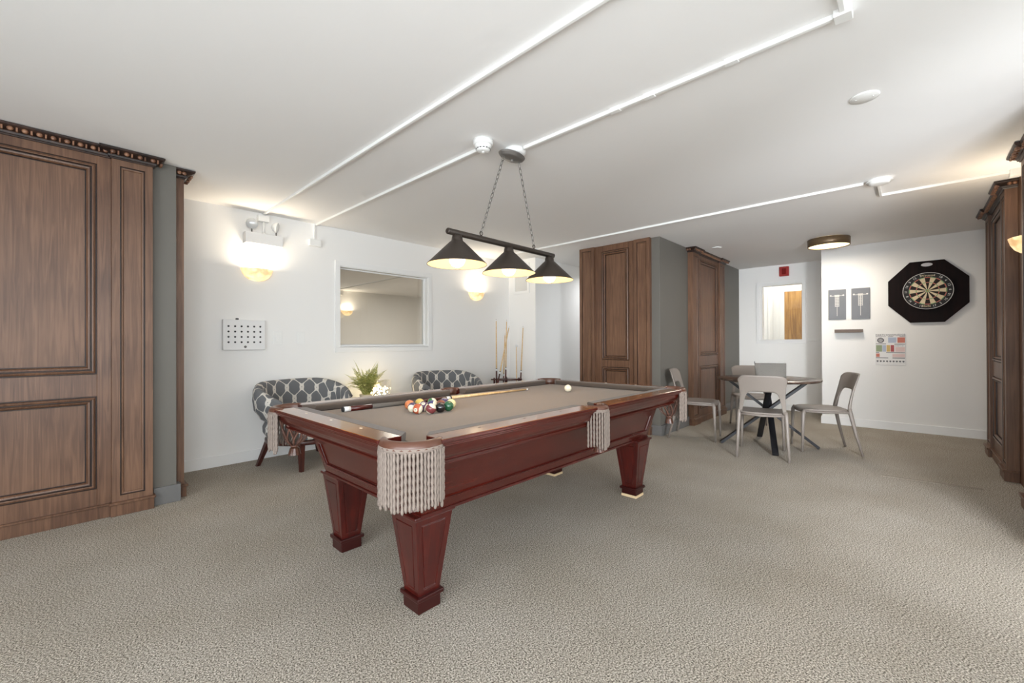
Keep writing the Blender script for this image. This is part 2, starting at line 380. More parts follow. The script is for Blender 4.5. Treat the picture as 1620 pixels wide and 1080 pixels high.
# ------------------------------------------------------------------ panelled wood units
FRM = [(0, 0), (.006, .006), (.016, .010), (.026, .002), (.034, .006), (.048, -.006), (.056, -.004), (.060, -.016)]
def panel_unit(label, loc, rz, W, pwl, pwr, T=.04, crown=True, base=.09, zu=(.955, 2.345), zl=(.2, .81), side=(.062, .062)):
    t = thing('wood_wall_panelling', label, 'wall panelling', loc, rz, None)
    top = 2.40 if crown else H-.002
    n = T+.022
    def at(y): return -y
    def quad(u0, u1, z0, z1, nn): return [(u0, -nn, z0), (u1, -nn, z0), (u1, -nn, z1), (u0, -nn, z1)]
    # pilasters
    for (u0, u1) in ((0, pwl), (W-pwr, W)):
        if u1-u0 < .02: continue
        b = MB(); b.quadloops(quad(u0, u1, base, top, n), [(0, -n+.001), (0, -.001), (.001, 0), (.042, 0), (.043, -.011), (.048, -.011), (.050, -.003), (.058, -.004), (.062, -.010)], gr=(3, 4))  # recess edge takes the dark wood as painted groove shade
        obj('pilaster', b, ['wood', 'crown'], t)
    c0, c1 = pwl, W-pwr
    s0, s1 = c0+side[0], c1-side[1]
    def bx(name, u0, u1, z0, z1, m='woodmold'):
        b = MB(); b.box(u0, u1, -T, -.001, z0, z1); obj(name, b, m, t, bevel=.0015, seg=1)
    bx('stile', c0, s0, base, top); bx('stile', s1, c1, base, top)
    bx('rail', s0, s1, zu[1], top); bx('rail', s0, s1, zl[1], zu[0]); bx('rail', s0, s1, base, zl[0])
    for nm, (z0, z1) in (('upper_panel', zu), ('lower_panel', zl)):
        b = MB(); b.quadloops(quad(s0, s1, z0, z1, T), [(0, 0), (.001, -.006), (.006, -.006), (.009, .007), (.018, .012), (.024, .009), (.026, -.005), (.031, -.005), (.034, .004), (.042, .002), (.05, -.008), (.056, -.008)], gr=(0, 1, 5, 6))  # groove bands coloured dark to paint in the shade of the recesses
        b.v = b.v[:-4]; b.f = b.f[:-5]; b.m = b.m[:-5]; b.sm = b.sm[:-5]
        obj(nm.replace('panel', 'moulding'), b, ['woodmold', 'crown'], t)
        b = MB(); b.quadloops(quad(s0+.05, s1-.05, z0+.05, z1-.05, T), [(0, -.008), (.001, -.022), (.006, -.022), (.007, -.018), (.02, -.018)], gr=(0, 1))  # dark edge bands paint shade around the sunk panel
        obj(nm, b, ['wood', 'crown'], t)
    # plinth
    b = MB(); b.box(0, W, -T-.012, -.001, 0, base-.012)
    for (u0, u1) in ((0, pwl), (W-pwr, W)):
        if u1-u0 > .02: b.box(u0-.006, u1+.006, -n-.014, -.001, 0, base-.014)
    obj('plinth', b, 'woodmold', t, bevel=.002, seg=1)
    b = MB(); b.box(0, W, -T-.022, -.001, base-.012, base+.002)
    for (u0, u1) in ((0, pwl), (W-pwr, W)):
        if u1-u0 > .02: b.box(u0-.014, u1+.014, -n-.024, -.001, base-.014, base+.004)
    obj('plinth_ledge', b, 'woodmold', t, bevel=.003, seg=1)
    if crown:
        b = MB(); bd = MB()
        prof = [(0, 0), (.006, 0), (.010, .008), (.016, .010), (.02, .022), (.04, .034), (.056, .044), (.062, .05), (.062, .062), (0, .062)]
        segs = [(0, pwl, n), (pwl, W-pwr, T), (W-pwr, W, n)]
        for u0, u1, nn in segs:
            if u1-u0 < .02: continue
            ends = (0 if (u0 > 0.001 and nn == T) else 1, 0 if (u1 < W-.001 and nn == T) else 1)
            rings = [[(u0-o*ends[0], -.001, top+z), (u0-o*ends[0], -nn-o, top+z), (u1+o*ends[1], -nn-o, top+z), (u1+o*ends[1], -.001, top+z)] for o, z in prof]
            b.loft(rings, True, True, 0, False)
            k = int((u1-u0+.08)/.06); 
            for i in range(k):
                u = u0-.03*ends[0]+(i+.5)*(u1-u0+.03*(ends[0]+ends[1]))/k
                bd.ball((u, -nn-.047, top+.032), .0125, 0, 8, 6, (1.15, .8, 1.1))
                bd.box(u+.022, u+.030, -nn-.052, -nn-.03, top+.018, top+.042)
            if u1 > W-.001 or u0 < .001:
                uu = (u1+.046) if u1 > W-.001 else (u0-.046)
                if ends[1 if u1 > W-.001 else 0]:
                    for yy in (-.02, -.05):
                        bd.ball((uu, yy, top+.032), .0125, 0, 8, 6, (.8, 1.15, 1.1))
        obj('crown_moulding', b, 'crown', t); o = obj('bead_row', bd, 'bead', t, fix=False); o['kind'] = 'stuff'
    return t
UL = panel_unit('large walnut wall panelling with beaded crown at the left edge of the room', (-1.02, 3.955, 0), 0, 1.4826, .215, .2128, .031, side=(.07, .069))
UF = panel_unit('crownless walnut panelling facing the pool table on the grey column', (CX, 3.41, 0), -PI/2, 1.039, .235, .213, .036, crown=False, base=.09, side=(.11, .08), zu=(.92, 2.385), zl=(.2, .825))
US = panel_unit('narrow walnut panelling with dark crown on the grey column behind the left plastic chair', (6.0, CY0, 0), 0, 1.39, .24, .25, .05, side=(.06, .05))
UR = panel_unit('walnut panelling with carved crown between dartboard wall and right-hand wall lamp', (6.57, YR+.02, 0), PI, 1.24, .24, .24, .05, side=(.05, .05))
UN = panel_unit('walnut panelling cut off by the right edge of the picture, nearest on the right', (4.60, YR+.02, 0), PI, 1.2, .22, .22, .05)
UB = panel_unit('walnut panelling seen edge-on just behind the grey pillar on the left', (.603, 4.02, 0), PI/2, .73, .15, .15, .033, side=(.06, .06))

# ================================================================== CEILING FIXTURES, CONDUITS
def raceway(name, label, runs, wd=.012, h=.011, extra=None):
    b = MB()
    for p, q in runs:
        p = Vector(p); q = Vector(q); d = (q-p); L = d.length
        lo = Vector([min(p[i], q[i]) for i in range(3)]); hi = Vector([max(p[i], q[i]) for i in range(3)])
        r = [wd, wd, h]; k = max(range(3), key=lambda i: abs(d[i]))
        for i in range(3):
            if i != k: lo[i] -= wd; hi[i] += wd
        if k != 2: lo.z = H-2*h; hi.z = H-.0005
        else: hi.y = YW-.0005; lo.y = YW-2*h
        b.box(lo.x, hi.x, lo.y, hi.y, lo.z, hi.z)
    if extra: extra(b)
    o = obj(name, b, 'white', bevel=.003); return tag(o, label, 'conduit')
def clips(b, pts):
    for x, y in pts: b.box(x-.016, x+.016, y-.03, y+.03, H-.0255, H-.0006)
raceway('cable_raceway', 'long white surface raceway on ceiling running to the emergency light', [((1.42, -3.4, H), (1.42, 4.76, H))], .009)
raceway('cable_raceway', 'white ceiling raceway from pendant lamp base towards the top right corner', [((2.135, .19, H), (2.135, 1.882, H)), ((1.46, .19, H), (2.135, .19, H))], .010,
        extra=lambda b: (clips(b, [(2.135, .6), (2.135, 1.2), (2.135, 1.0)]), b.box(2.105, 2.165, .16, .22, H-.03, H-.0006)))
raceway('cable_raceway', 'white ceiling raceway from smoke detector to the small wall box', [((1.94, 2.07, H), (1.94, 4.745, H)), ((1.925, YW, 2.285), (1.925, YW, H-.001))], .009)
raceway('cable_raceway', 'thin white raceway across ceiling ending at the round detector near the dartboard', [((4.56, .28, H), (4.56, 4.19, H))], .009)
raceway('cable_raceway', 'short white angled raceway from round detector to the right wall', [((4.66, .19, H), (5.02, .19, H)), ((5.02, -.60, H), (5.02, .19, H))], .009,
        extra=lambda b: b.box(4.98, 5.06, -.63, -.56, H-.05, H-.0006))
raceway('cable_raceway', 'faint raceway on the ceiling of the room beyond the left window', [((4.62, 5.0, H), (4.62, 10.2, H))], .012, extra=lambda b: b.box(4.70, 4.80, 10.15, 10.235, H-.12, H-.0006))
def lath(name, prof, mats, parent=None, n=32, **k):
    b = MB(); b.lathe(prof, n=n, **k); return obj(name, b, mats, parent)
# smoke detector
t = thing('smoke_detector', 'white smoke detector on ceiling beside the pendant lamp base', 'smoke detector', (1.89, 2.02, 0))
lath('base', [(0, H-.001), (.064, H-.001), (.064, H-.028), (.058, H-.034), (0, H-.034)], 'white', t)
lath('sensor_head', [(.054, H-.034), (.054, H-.044), (.046, H-.05), (.044, H-.066), (.03, H-.074), (0, H-.074)], 'white', t)
b = MB()
for k in range(14):
    a = 2*PI*k/14; b.x = Matrix.Rotation(a, 4, 'Z'); b.box(.0455, .0475, -.006, .006, H-.062, H-.057)
b.x = None; obj('vent_slots', b, 'dark', t)
lath('test_button', [(0, H-.080), (.008, H-.080), (.009, H-.074)], 'white', t, 12)
t = thing('round_detector', 'flat white round detector on ceiling where two raceways meet', 'smoke detector', (4.56, .18, 0))
lath('base', [(0, H-.001), (.075, H-.001), (.085, H-.012), (.085, H-.02), (0, H-.02)], 'white', t)
lath('cover', [(.07, H-.02), (.066, H-.034), (.05, H-.040), (0, H-.042)], 'white', t)
t = thing('ceiling_cover_plate', 'large flat round blank cover plate on the ceiling at right', 'cover plate', (2.965, .175, 0))
lath('plate', [(0, H-.001), (.064, H-.001), (.064, H-.004), (.060, H-.007), (0, H-.007)], 'white', t)
for s in (-1, 1):
    q = lath('screw', [(0, H-.0095), (.003, H-.0095), (.004, H-.007)], 'whitemetal', t, 10); q.location = (0, .036*s, 0)
t = thing('sprinkler_cover', 'small white disc flush in the ceiling above the dark-crowned panelling', 'cover plate', (6.25, 1.96, 0))
lath('disc', [(0, H-.001), (.06, H-.001), (.06, H-.008), (.05, H-.012), (0, H-.012)], 'white', t)
# flush drum lamp
t = thing('drum_ceiling_lamp', 'bronze drum ceiling lamp with glowing diffuser near the dartboard', 'ceiling lamp', (6.72, .76, 0))
lath('drum', [(.20, H-.001), (.222, H-.006), (.222, H-.098), (.215, H-.10), (.212, H-.097), (.212, H-.03)], plain('gold_bronze', (112, 92, 68), .4, metal=.4), t, 48)
lath('diffuser', [(0, H-.094), (.19, H-.094), (.211, H-.09)], emis('diffuser_glow', (255, 226, 170), 2.2), t, 48)
area('drum_lamp_light', (6.72, .76, H-.11), (0, 0, -1), .36, .36, 11, (1, .92, .8))

# pendant lamp
PX, PY = 2.055, 1.965
t = thing('billiard_pendant_lamp', 'three-shade bronze bar pendant lamp hanging over the pool table', 'pendant lamp', (PX, PY, 0))
b = MB(); b.lathe([(0, H-.001), (.075, H-.001), (.075, H-.02), (.06, H-.035), (0, H-.037)], c=(.08, 0, 0), n=32); obj('ceiling_box', b, 'white', t)
b = MB(); b.lathe([(0, -.0), (.07, -.0), (.078, -.008), (.076, -.014), (.07, -.018), (.068, -.026), (.058, -.032), (0, -.036)], c=(.05, 0, H-.038), n=40, sx=1.45, sy=.8); obj('canopy', b, 'bronzelight', t)
b = MB(); b.lathe([(0, -.05), (.006, -.05), (.008, -.045), (.008, -.036)], c=(.05, 0, H-.038), n=12); obj('canopy_knob', b, 'bronzelight', t)
BZ = 1.805
b = MB(); b.tube([(-.505, 0, BZ), (-.50, 0, BZ), (.50, 0, BZ), (.505, 0, BZ)], [.014, .0185, .0185, .014], 16); obj('bar', b, 'bronze', t)
def chain(p, q):
    p = Vector(p); q = Vector(q); d = q-p; n = max(4, int(d.length/.036)); b = MB(); d.normalize()
    a = Vector((0, 1, 0)); c = d.cross(a)
    for i in range(n):
        o = p+(q-p)*((i+.5)/n); s = a if i % 2 else c; L = (q-p).length/n*.66
        b.tube([o+d*math.sin(x)*L+s*math.cos(x)*.0085 for x in [2*PI*k/12 for k in range(12)]], .0020, 5, loop=True)
    return b
for s, cx, bx_ in ((-1, -.03, -.235), (1, .12, .275)):
    obj('chain', chain((cx, 0, H-.076), (bx_, 0, BZ+.04)), 'bronzelight', t)
    b = MB(); b.tube([(bx_+.012*math.cos(x), 0, BZ+.034+.012*math.sin(x)) for x in [2*PI*k/16 for k in range(16)]], .0028, 6, loop=True); b.tube([(bx_, 0, BZ+.012), (bx_, 0, BZ+.024)], .005, 8); obj('chain_ring', b, 'bronze', t)
RIM = 1.617
for i, x in enumerate((-.43, .015, .455)):
    b = MB(); b.lathe([(0, BZ-.012), (.028, BZ-.014), (.032, BZ-.03), (.034, BZ-.045), (.040, BZ-.052), (.046, BZ-.056), (.176, RIM+.004), (.178, RIM), (.175, RIM+.001)], c=(x, 0, 0), n=48)
    b.lathe([(.175, RIM+.001), (.043, BZ-.062), (.02, BZ-.060), (0, BZ-.060)], c=(x, 0, 0), n=48, mat=1)
    sh = obj('lamp_shade', b, ['bronze', 'shadein'], t, fix=False)
    b = MB(); b.ball((x, 0, RIM+.03), .048, 0, 20, 14); b.lathe([(.02, RIM+.07), (.018, BZ-.061)], c=(x, 0, 0), n=12); obj('bulb', b, 'bulb', t)
    point('pendant_light', (PX+x, PY, RIM-.035), 3, (1, .86, .66), .05)

# wall sconces
def sconce(label, loc, rz, power=10, r=.145):
    t = thing('wall_sconce', label, 'wall lamp', loc, rz, 'half bowl wall sconces')
    b = MB(); prof = [(0, -.118), (.03, -.116), (.07, -.106), (.105, -.082), (.130, -.045), (.143, -.008), (.145, 0), (.139, 0), (.136, -.01), (.123, -.045), (.10, -.077), (.066, -.099), (0, -.11)]
    b.lathe([(q*r/.145, z) for q, z in prof], n=32, a0=PI, a1=2*PI, sy=.8); obj('glass_bowl', b, 'alab', t, fix=False)
    b = MB(); b.box(-.06, .06, -.012, -.0008, -.09, -.01); obj('back_plate', b, plain('brass', (190, 150, 80), .3, metal=.8), t, bevel=.003)
    b = MB(); b.ball((0, -.05, -.02), .022, 0, 12, 8); b.lathe([(.008, -.06), (.008, -.04)], c=(0, -.05, 0), n=8); obj('bulb', b, 'bulb', t)
    v = Matrix.Rotation(rz, 4, 'Z') @ Vector((0, -.085, .004)); a = area('sconce_light', Vector(loc)+v, (0, 0, 1), .16, .07, power, (1, .86, .66)); a.rotation_euler = (PI, 0, rz)
    return t
sconce('glowing alabaster half-bowl sconce under the emergency light', (1.365, YW, 1.895), 0, 3)
sconce('glowing alabaster half-bowl sconce between the left window and the cue rack', (4.30, YW, 1.905), 0, 2.2)
sconce('glowing half-bowl sconce cut by the right edge of the picture', (4.79, YR+.02, 1.90), PI, 2.6)
sconce('small distant sconce seen through the left window in the next room', (4.93, 10.24, 1.965), 0, 1.5)
area('next_room_light', (5.5, 7.5, 2.4), (0, 0, -1), 1.6, 1.6, 60, (1, .93, .84))  # added area fill that brightens the room beyond the left window
area('hall_light', (9.2, 1.9, 2.42), (0, 0, -1), .9, 1.5, 14, (1, .95, .88))

# emergency light
t = thing('emergency_light', 'white emergency light box with two lamp heads high on left wall', 'emergency light', (1.41, YW, 0))
b = MB(); b.box(-.168, .168, -.10, -.001, 2.135, 2.243); obj('housing', b, 'whitemetal', t, bevel=.004)
b = MB(); b.tube([(.01, -.03, 2.243), (.01, -.03, 2.27)], [.03, .012], 10); b.tube([(.01, -.03, 2.265), (.01, -.03, 2.385)], .010, 8); obj('conduit', b, 'white', t)
b = MB(); b.box(-.045, .055, -.055, -.001, 2.375, 2.44); obj('junction_box', b, 'white', t, bevel=.003)
def lamphead(x, ax):
    b = MB(); b.tube([(x, -.06, 2.243), (x, -.06, 2.285)], .007, 8); s = obj('lamp_arm', b, 'bronzelight', t)
    b = MB(); b.x = Matrix.Translation((x, -.07, 2.33)) @ Vector((0, 0, 1)).rotation_difference(Vector(ax)).to_matrix().to_4x4()
    b.lathe([(0, -.045), (.02, -.043), (.04, -.025), (.052, 0), (.054, .006), (.05, .01)], n=24); h = obj('lamp_head', b, 'white', t)
    b = MB(); b.x = Matrix.Translation((x, -.07, 2.33)) @ Vector((0, 0, 1)).rotation_difference(Vector(ax)).to_matrix().to_4x4()
    b.lathe([(.05, .008), (.04, .014), (0, .02)], n=24); g = obj('lens', b, plain('lamp_lens', (205, 207, 208), .12, metal=.1), h)
lamphead(-.105, (-.35, -.9, -.25)); lamphead(.115, (.8, -.45, -.2))
b = MB(); b.box(1.862, 1.985, YW-.05, YW-.0008, 2.215, 2.287); tag(obj('junction_box', b, 'white', bevel=.004), 'small white junction box on left wall right of the emergency light', 'junction box')
# perforated box
t = thing('perforated_wall_box', 'white metal wall box with four rows of round holes', 'wall box', (1.245, YW, 0))
b = MB(); b.box(-.178, .178, -.055, -.001, 1.095, 1.385); obj('case', b, 'whitemetal', t, bevel=.003)
for r_ in range(4):
    for c_ in range(6):
        b = MB() if (r_, c_) == (0, 0) else None
        if b: b.lathe([(0, .0003), (.0088, .0003), (.0092, .0)], n=12); hm = obj('hole', b, 'dark', t); q = hm
        else: q = hm.copy(); COL.objects.link(q); q.parent = t
        q.rotation_euler = (PI/2, 0, 0); q.location = (-.135+c_*.054, -.0556, 1.322-r_*.051)
b = MB(); b.lathe([(0, .004), (.010, .004), (.012, 0)], n=14); q = obj('lock', b, 'bronzelight', t); q.rotation_euler = (PI/2, 0, 0); q.location = (.005, -.055, 1.125)
b = MB(); b.box(-.07, -.045, -.035, -.02, 1.385, 1.40); obj('top_button', b, 'dark', t, bevel=.003)
for x, l in ((1.557, 'white switch plate nearer the perforated wall box'), (1.785, 'white blank wall plate nearer the left window')):
    t = thing('wall_plate', l, 'wall plate', (x, YW, 1.214))
    b = MB(); b.box(-.042, .042, -.006, -.0008, -.068, .068); obj('plate', b, 'white', t, bevel=.003)
    b = MB(); b.box(-.016, .016, -.010, -.006, -.033, .033) if x < 1.7 else b.box(-.026, .026, -.0075, -.006, -.05, .05); obj('rocker' if x < 1.7 else 'insert', b, 'white', t, bevel=.0015)
# vent on white pier
t = thing('wall_vent', 'white framed access panel high on the white pier behind the pendant', 'access panel', (5.022, 4.49, 0), -PI/2)
b = MB(); frame(b, 'y', -.165, .165, 1.93, 2.40, 0, -.014, -.001, .04); obj('frame', b, 'trim', t, bevel=.002)
b = MB(); b.box(-.125, .125, -.008, -.001, 1.97, 2.36); obj('door', b, plain('vent_grey', (205, 205, 203), .5), t, bevel=.002)
# far wall small things
t = thing('fire_alarm', 'red fire alarm strobe above the far window', 'fire alarm', (XB, 1.56, 2.345), -PI/2)
b = MB(); b.box(-.07, .07, -.045, -.001, -.08, .08); obj('housing', b, plain('alarm_red', (160, 30, 24), .4), t, bevel=.008)
b = MB(); b.box(-.03, .03, -.056, -.045, -.05, .05); obj('strobe_lens', b, plain('alarm_red_dark', (120, 16, 14), .2), t, bevel=.005)
b = MB(); b.box(XB-.02, XB-.0008, 1.08, 1.25, 1.165, 1.215); tag(obj('raceway_box', b, 'white', bevel=.003), 'low white raceway box right of the far window', 'conduit')
# thing shadows etc

# ================================================================== DART CORNER
t = thing('dartboard_cabinet_panel', 'large dark octagonal dartboard backboard on the right wall', 'dartboard backboard', (XD, -.148, 1.772), -PI/2)
oc = [(-.155, .382), (.155, .382), (.362, .155), (.362, -.158), (.155, -.382), (-.155, -.382), (-.362, -.155), (-.362, .158)]
def vprism(mb, poly, y0, y1, mat=0):   # polygon in xz plane
    n = len(poly); mb.add([(x, y0, z) for x, z in poly]+[(x, y1, z) for x, z in poly], [tuple(range(n)), tuple(reversed(range(n, 2*n)))]+[(i, n+i, n+(i+1) % n, (i+1) % n) for i in range(n)], mat)
b = MB(); vprism(b, oc, -.03, -.001); obj('backboard', b, wood('dark_stain', (12, 4, 3), (18, 6, 5), (28, 10, 8), .55, spec=.12), t, bevel=.003)
b = MB(); el = [(.052*math.cos(a), .335+.022*math.sin(a)) for a in [2*PI*k/32 for k in range(32)]]; vprism(b, el, -.032, -.030); ov = obj('oval_plate', b, plain('silver_label', (196, 192, 194), .35), t)
t2 = thing('dartboard', 'round bristle dartboard with white number ring on dark octagonal backboard', 'dartboard', (XD-.031, -.153, 1.778), -PI/2)
b = MB(); vprism(b, [(.2255*math.cos(a), .2255*math.sin(a)) for a in [2*PI*k/64 for k in range(64)]], -.035, -.001); obj('board_body', b, plain('board_black', (16, 14, 14), .6), t2)
mats = [plain('db_black', (30, 18, 16), .8), plain('db_cream', (222, 204, 172), .8), plain('db_red', (196, 78, 50), .8), plain('db_green', (110, 160, 90), .8)]
def sect(r0, r1, k, mat, name):
    b = MB(); a0 = R(90+9-18*k-18); a1 = a0+R(18); n = 4; P = []; Q = []
    for i in range(n+1):
        a = a0+(a1-a0)*i/n; P.append((r0*math.cos(a), -.0365, r0*math.sin(a))); Q.append((r1*math.cos(a), -.0365, r1*math.sin(a)))
    b.add(P+Q, [(i, i+1, n+1+i+1, n+1+i) for i in range(n)]); return b
for ringn, (r0, r1, c) in {'double_ring': (.162, .170, (2, 3)), 'outer_bed': (.107, .162, (0, 1)), 'treble_ring': (.099, .107, (2, 3)), 'inner_bed': (.016, .099, (0, 1))}.items():
    b = MB()
    for k in range(20):
        q = sect(r0, r1, k, 0, ''); b.add(q.v, q.f, c[k % 2])
    obj(ringn, b, mats, t2, fix=False)
b = MB(); b.add([(.0165*math.cos(a), -.0368, .0165*math.sin(a)) for a in [2*PI*k/20 for k in range(20)]], [tuple(range(20))], 3); b.add([(.0065*math.cos(a), -.0371, .0065*math.sin(a)) for a in [2*PI*k/20 for k in range(20)]], [tuple(range(20))], 2); obj('bullseye', b, mats, t2, fix=False)
b = MB(); b.tube([(.2245*math.cos(a), -.038, .2245*math.sin(a)) for a in [2*PI*k/64 for k in range(64)]], .003, 6, loop=True)
for r_ in (.0065, .0165, .099, .107, .162, .170): b.tube([(r_*math.cos(a), -.0372, r_*math.sin(a)) for a in [2*PI*k/40 for k in range(40)]], .0005, 4, loop=True)
obj('number_ring_wire', b, plain('white_wire', (225, 222, 220), .4), t2)
M['ink_white'] = plain('white_print', (225, 222, 218), .6)
nums = [20, 1, 18, 4, 13, 6, 10, 15, 2, 17, 3, 19, 7, 16, 8, 11, 14, 9, 12, 5]
FR = Matrix.Rotation(PI/2, 4, 'X')
for k, nn in enumerate(nums):
    if nn in (20, 3): continue
    a = R(90-18*k); mt = Matrix.Translation((.196*math.cos(a), -.0372, .196*math.sin(a))) @ Matrix.Rotation(PI/2-a, 4, 'Y') @ FR
    if 90 < (18*k) < 270: mt = Matrix.Translation((.196*math.cos(a), -.0372, .196*math.sin(a))) @ Matrix.Rotation(PI/2-a+PI, 4, 'Y') @ FR
    text('number', str(nn), .036, 'ink_white', t2, mt)
M['ink_cream'] = plain('cream_print', (222, 206, 170), .6); M['ink_red'] = plain('red_print', (180, 60, 50), .6)
text('lettering', 'Winmau', .036, 'ink_cream', t2, Matrix.Translation((0, -.0372, .188)) @ FR, font_scale=1.1)
text('lettering', 'Blade', .034, 'ink_cream', t2, Matrix.Translation((-.012, -.0372, -.188)) @ FR, font_scale=1.1)
# chalk scoreboards
for i, (y, l) in enumerate(((.748, 'left of two grey chalk scoreboards on the dartboard wall'), (.495, 'right of two grey chalk scoreboards, nearer the dartboard'))):
    t = thing('chalk_scoreboard', l, 'scoreboard', (XD, y, 1.668), -PI/2, 'dart scoreboards')
    b = MB(); b.box(-.098, .098, -.012, -.001, -.209, .209); obj('board', b, plain('slate_grey', (112, 114, 120), .45, vary=.25), t, bevel=.0015)
    b = MB(); f = -.0128
    for s in (-1, 1):
        b.box(s*.02-.003 if s > 0 else -.023, s*.02+.003 if s > 0 else -.017, f, -.012, -.03, .12)
        b.box(min(s*.02, s*.07), max(s*.02, s*.07), f, -.012, .118, .124)
        b.add([(s*.07+.011*math.cos(a), f, .126+.011*math.sin(a)) for a in [2*PI*k/10 for k in range(10)]], [tuple(range(10))])
    for k in range(7): b.box(-.022, .022, f, -.012, -.026+k*.022, -.019+k*.022)
    b.box(-.004, .004, f, -.012, -.03, .13); b.box(-.028, .028, f, -.012, .112, .135)
    b.box(-.0025, .0025, f, -.012, -.16, -.03)
    obj('score_print', b, 'ink_white', t)
# shelf
t = thing('dart_shelf', 'small dark brown ledge shelf below the scoreboards', 'shelf', (XD, .622, 1.29), -PI/2)
b = MB(); b.box(-.152, .152, -.055, -.001, -.012, 0); obj('shelf_board', b, 'darkwood', t, bevel=.002)
b = MB(); b.box(-.152, .152, -.058, -.051, -.014, .03); b.box(-.152, .152, -.008, -.001, 0, .03); obj('lip', b, plain('shelf_brown', (104, 88, 78), .5), t, bevel=.002)
b = MB(); b.tube([(-.06, -.03, .008), (.03, -.03, .008)], [.004, .004], 8); b.box(.03, .05, -.031, -.029, .001, .015); obj('dart', b, 'bronzelight', t)
# poster
t = thing('darts_poster', 'colourful darts knowledge poster below and left of the dartboard', 'poster', (XD, .198, 1.05), -PI/2)
b = MB(); b.box(-.146, .146, -.005, -.001, -.203, .203); obj('sheet', b, plain('poster_paper', (214, 210, 206), .3), t)
pc = {k: plain('print_'+k, c, .5) for k, c in dict(dark=(70, 66, 72), red=(196, 112, 92), blue=(170, 178, 196), green=(140, 152, 118), yellow=(205, 172, 100), pink=(214, 186, 182), crimson=(168, 70, 72), grey=(140, 138, 144)).items()}
def patch(rects, mat, name='print'):
    b = MB()
    for x0, x1, z0, z1 in rects: b.box(x0, x1, -.0058, -.005, z0, z1)
    obj(name, b, pc[mat], t)
text('title', 'DARTS KNOWLEDGE', .034, pc['dark'], t, Matrix.Translation((0, -.0056, .186)) @ FR, font_scale=.88)
patch([(-.142, -.04, .165, .169), (-.02, .03, .165, .171), (.09, .142, .165, .171), (-.142, -.04, .068, .074), (.04, .142, .064, .072), (-.142, -.11, -.046, -.04), (-.04, .142, -.046, -.04), (-.142, -.02, -.116, -.108), (.02, .142, -.116, -.108)], 'dark', 'divider_lines')
patch([(.07, .142, .085, .155)], 'red', 'red_block'); patch([(-.02, .06, .085, .155)], 'blue', 'blue_block')
patch([(-.14, -.08, -.03, .055)], 'green', 'green_block') ; patch([(-.076, -.04, -.03, .055)], 'blue', 'blue_strip'); patch([(-.036, 0, -.03, .055)], 'yellow', 'yellow_strip'); patch([(.004, .038, -.03, .055)], 'crimson', 'crimson_strip'); patch([(.05, .142, -.03, .03)], 'pink', 'pink_block')
patch([(-.14, -.105, -.10, -.055)], 'red', 'red_corner'); patch([(.02, .142, -.1, -.06)], 'pink', 'pink_strip')
text('subtitle', 'DARTS 301', .018, pc['dark'], t, Matrix.Translation((.092, -.0056, .045)) @ FR)
b = MB()
for k in range(9): 
    cx = -.126+k*.0315; b.add([(cx+.011*math.cos(a), -.0058, -.155+.009*math.sin(a)) for a in [2*PI*j/10 for j in range(10)]], [tuple(range(10))]); b.add([(cx-.005, -.0058, -.16), (cx, -.0058, -.172), (cx+.005, -.0058, -.16)], [(0, 1, 2)])
obj('flight_icons', b, pc['dark'], t, fix=False)
b = MB(); b.add([(-.095+.034*math.cos(a), -.0058, .118+.034*math.sin(a)) for a in [2*PI*j/24 for j in range(24)]], [tuple(range(24))]); b.add([(-.095+.024*math.cos(a), -.0062, .118+.024*math.sin(a)) for a in [2*PI*j/24 for j in range(24)]], [tuple(range(24))], 1)
for k in range(10): b.x = Matrix.Translation((-.095, 0, .118)) @ Matrix.Rotation(2*PI*k/10, 4, 'Y'); b.add([(0, -.0066, 0), (.004, -.0066, .023), (-.004, -.0066, .023)], [(0, 1, 2)])
b.x = None; obj('dartboard_icon', b, [pc['dark'], M['ink_white']], t, fix=False)

# ================================================================== POOL TABLE
TX, TY, A, B = 2.053, 1.933, 1.2665, .697
t = thing('pool_table', 'mahogany pool table with taupe cloth and fringed leather pockets', 'pool table', (TX, TY, 0))
ZT = .802; ZB = .765
# apron: sloping cabinet
def ring4(e, z): return [(-A+e, -B+e, z), (A-e, -B+e, z), (A-e, B-e, z), (-A+e, B-e, z)]
b = MB(); b.loft([ring4(.16, .755), ring4(.16, .69), ring4(.188, .655), ring4(.188, .645)], True, True, 0, False); obj('frame_box', b, 'mahog', t)
top, bot = ring4(.188, .645), ring4(.24, .44)
for i in range(4):
    j = (i+1) % 4; b = MB(); b.quadloops([bot[i], bot[j], top[j], top[i]], [(0, 0), (.042, 0), (.046, -.007), (.05, -.007)] if i % 2 else [(0, 0), (.05, 0), (.054, -.007), (.06, -.007)])
    o = obj('apron_panel', b, 'mahog', t)
b = MB()
for i in range(4):
    j = (i+1) % 4; P = [Vector(q) for q in (bot[i], bot[j], top[j], top[i])]
    nrm = (P[1]-P[0]).cross(P[3]-P[0]).normalized(); L = []
    for q in range(4):
        e1 = (P[(q+1) % 4]-P[q]).normalized(); e0 = (P[q-1]-P[q]).normalized(); L.append(P[q]+(e1+e0)*.047/e1.cross(e0).length+nrm*.001)
    b.tube([L[3], L[0], L[1], L[2]], .0035, 6)
obj('apron_beading', b, 'mahogy', t)
b = MB(); b.prism([(x, y) for x, y, z in ring4(.235, 0)], .43, .4405); obj('underside', b, 'mahogy', t)
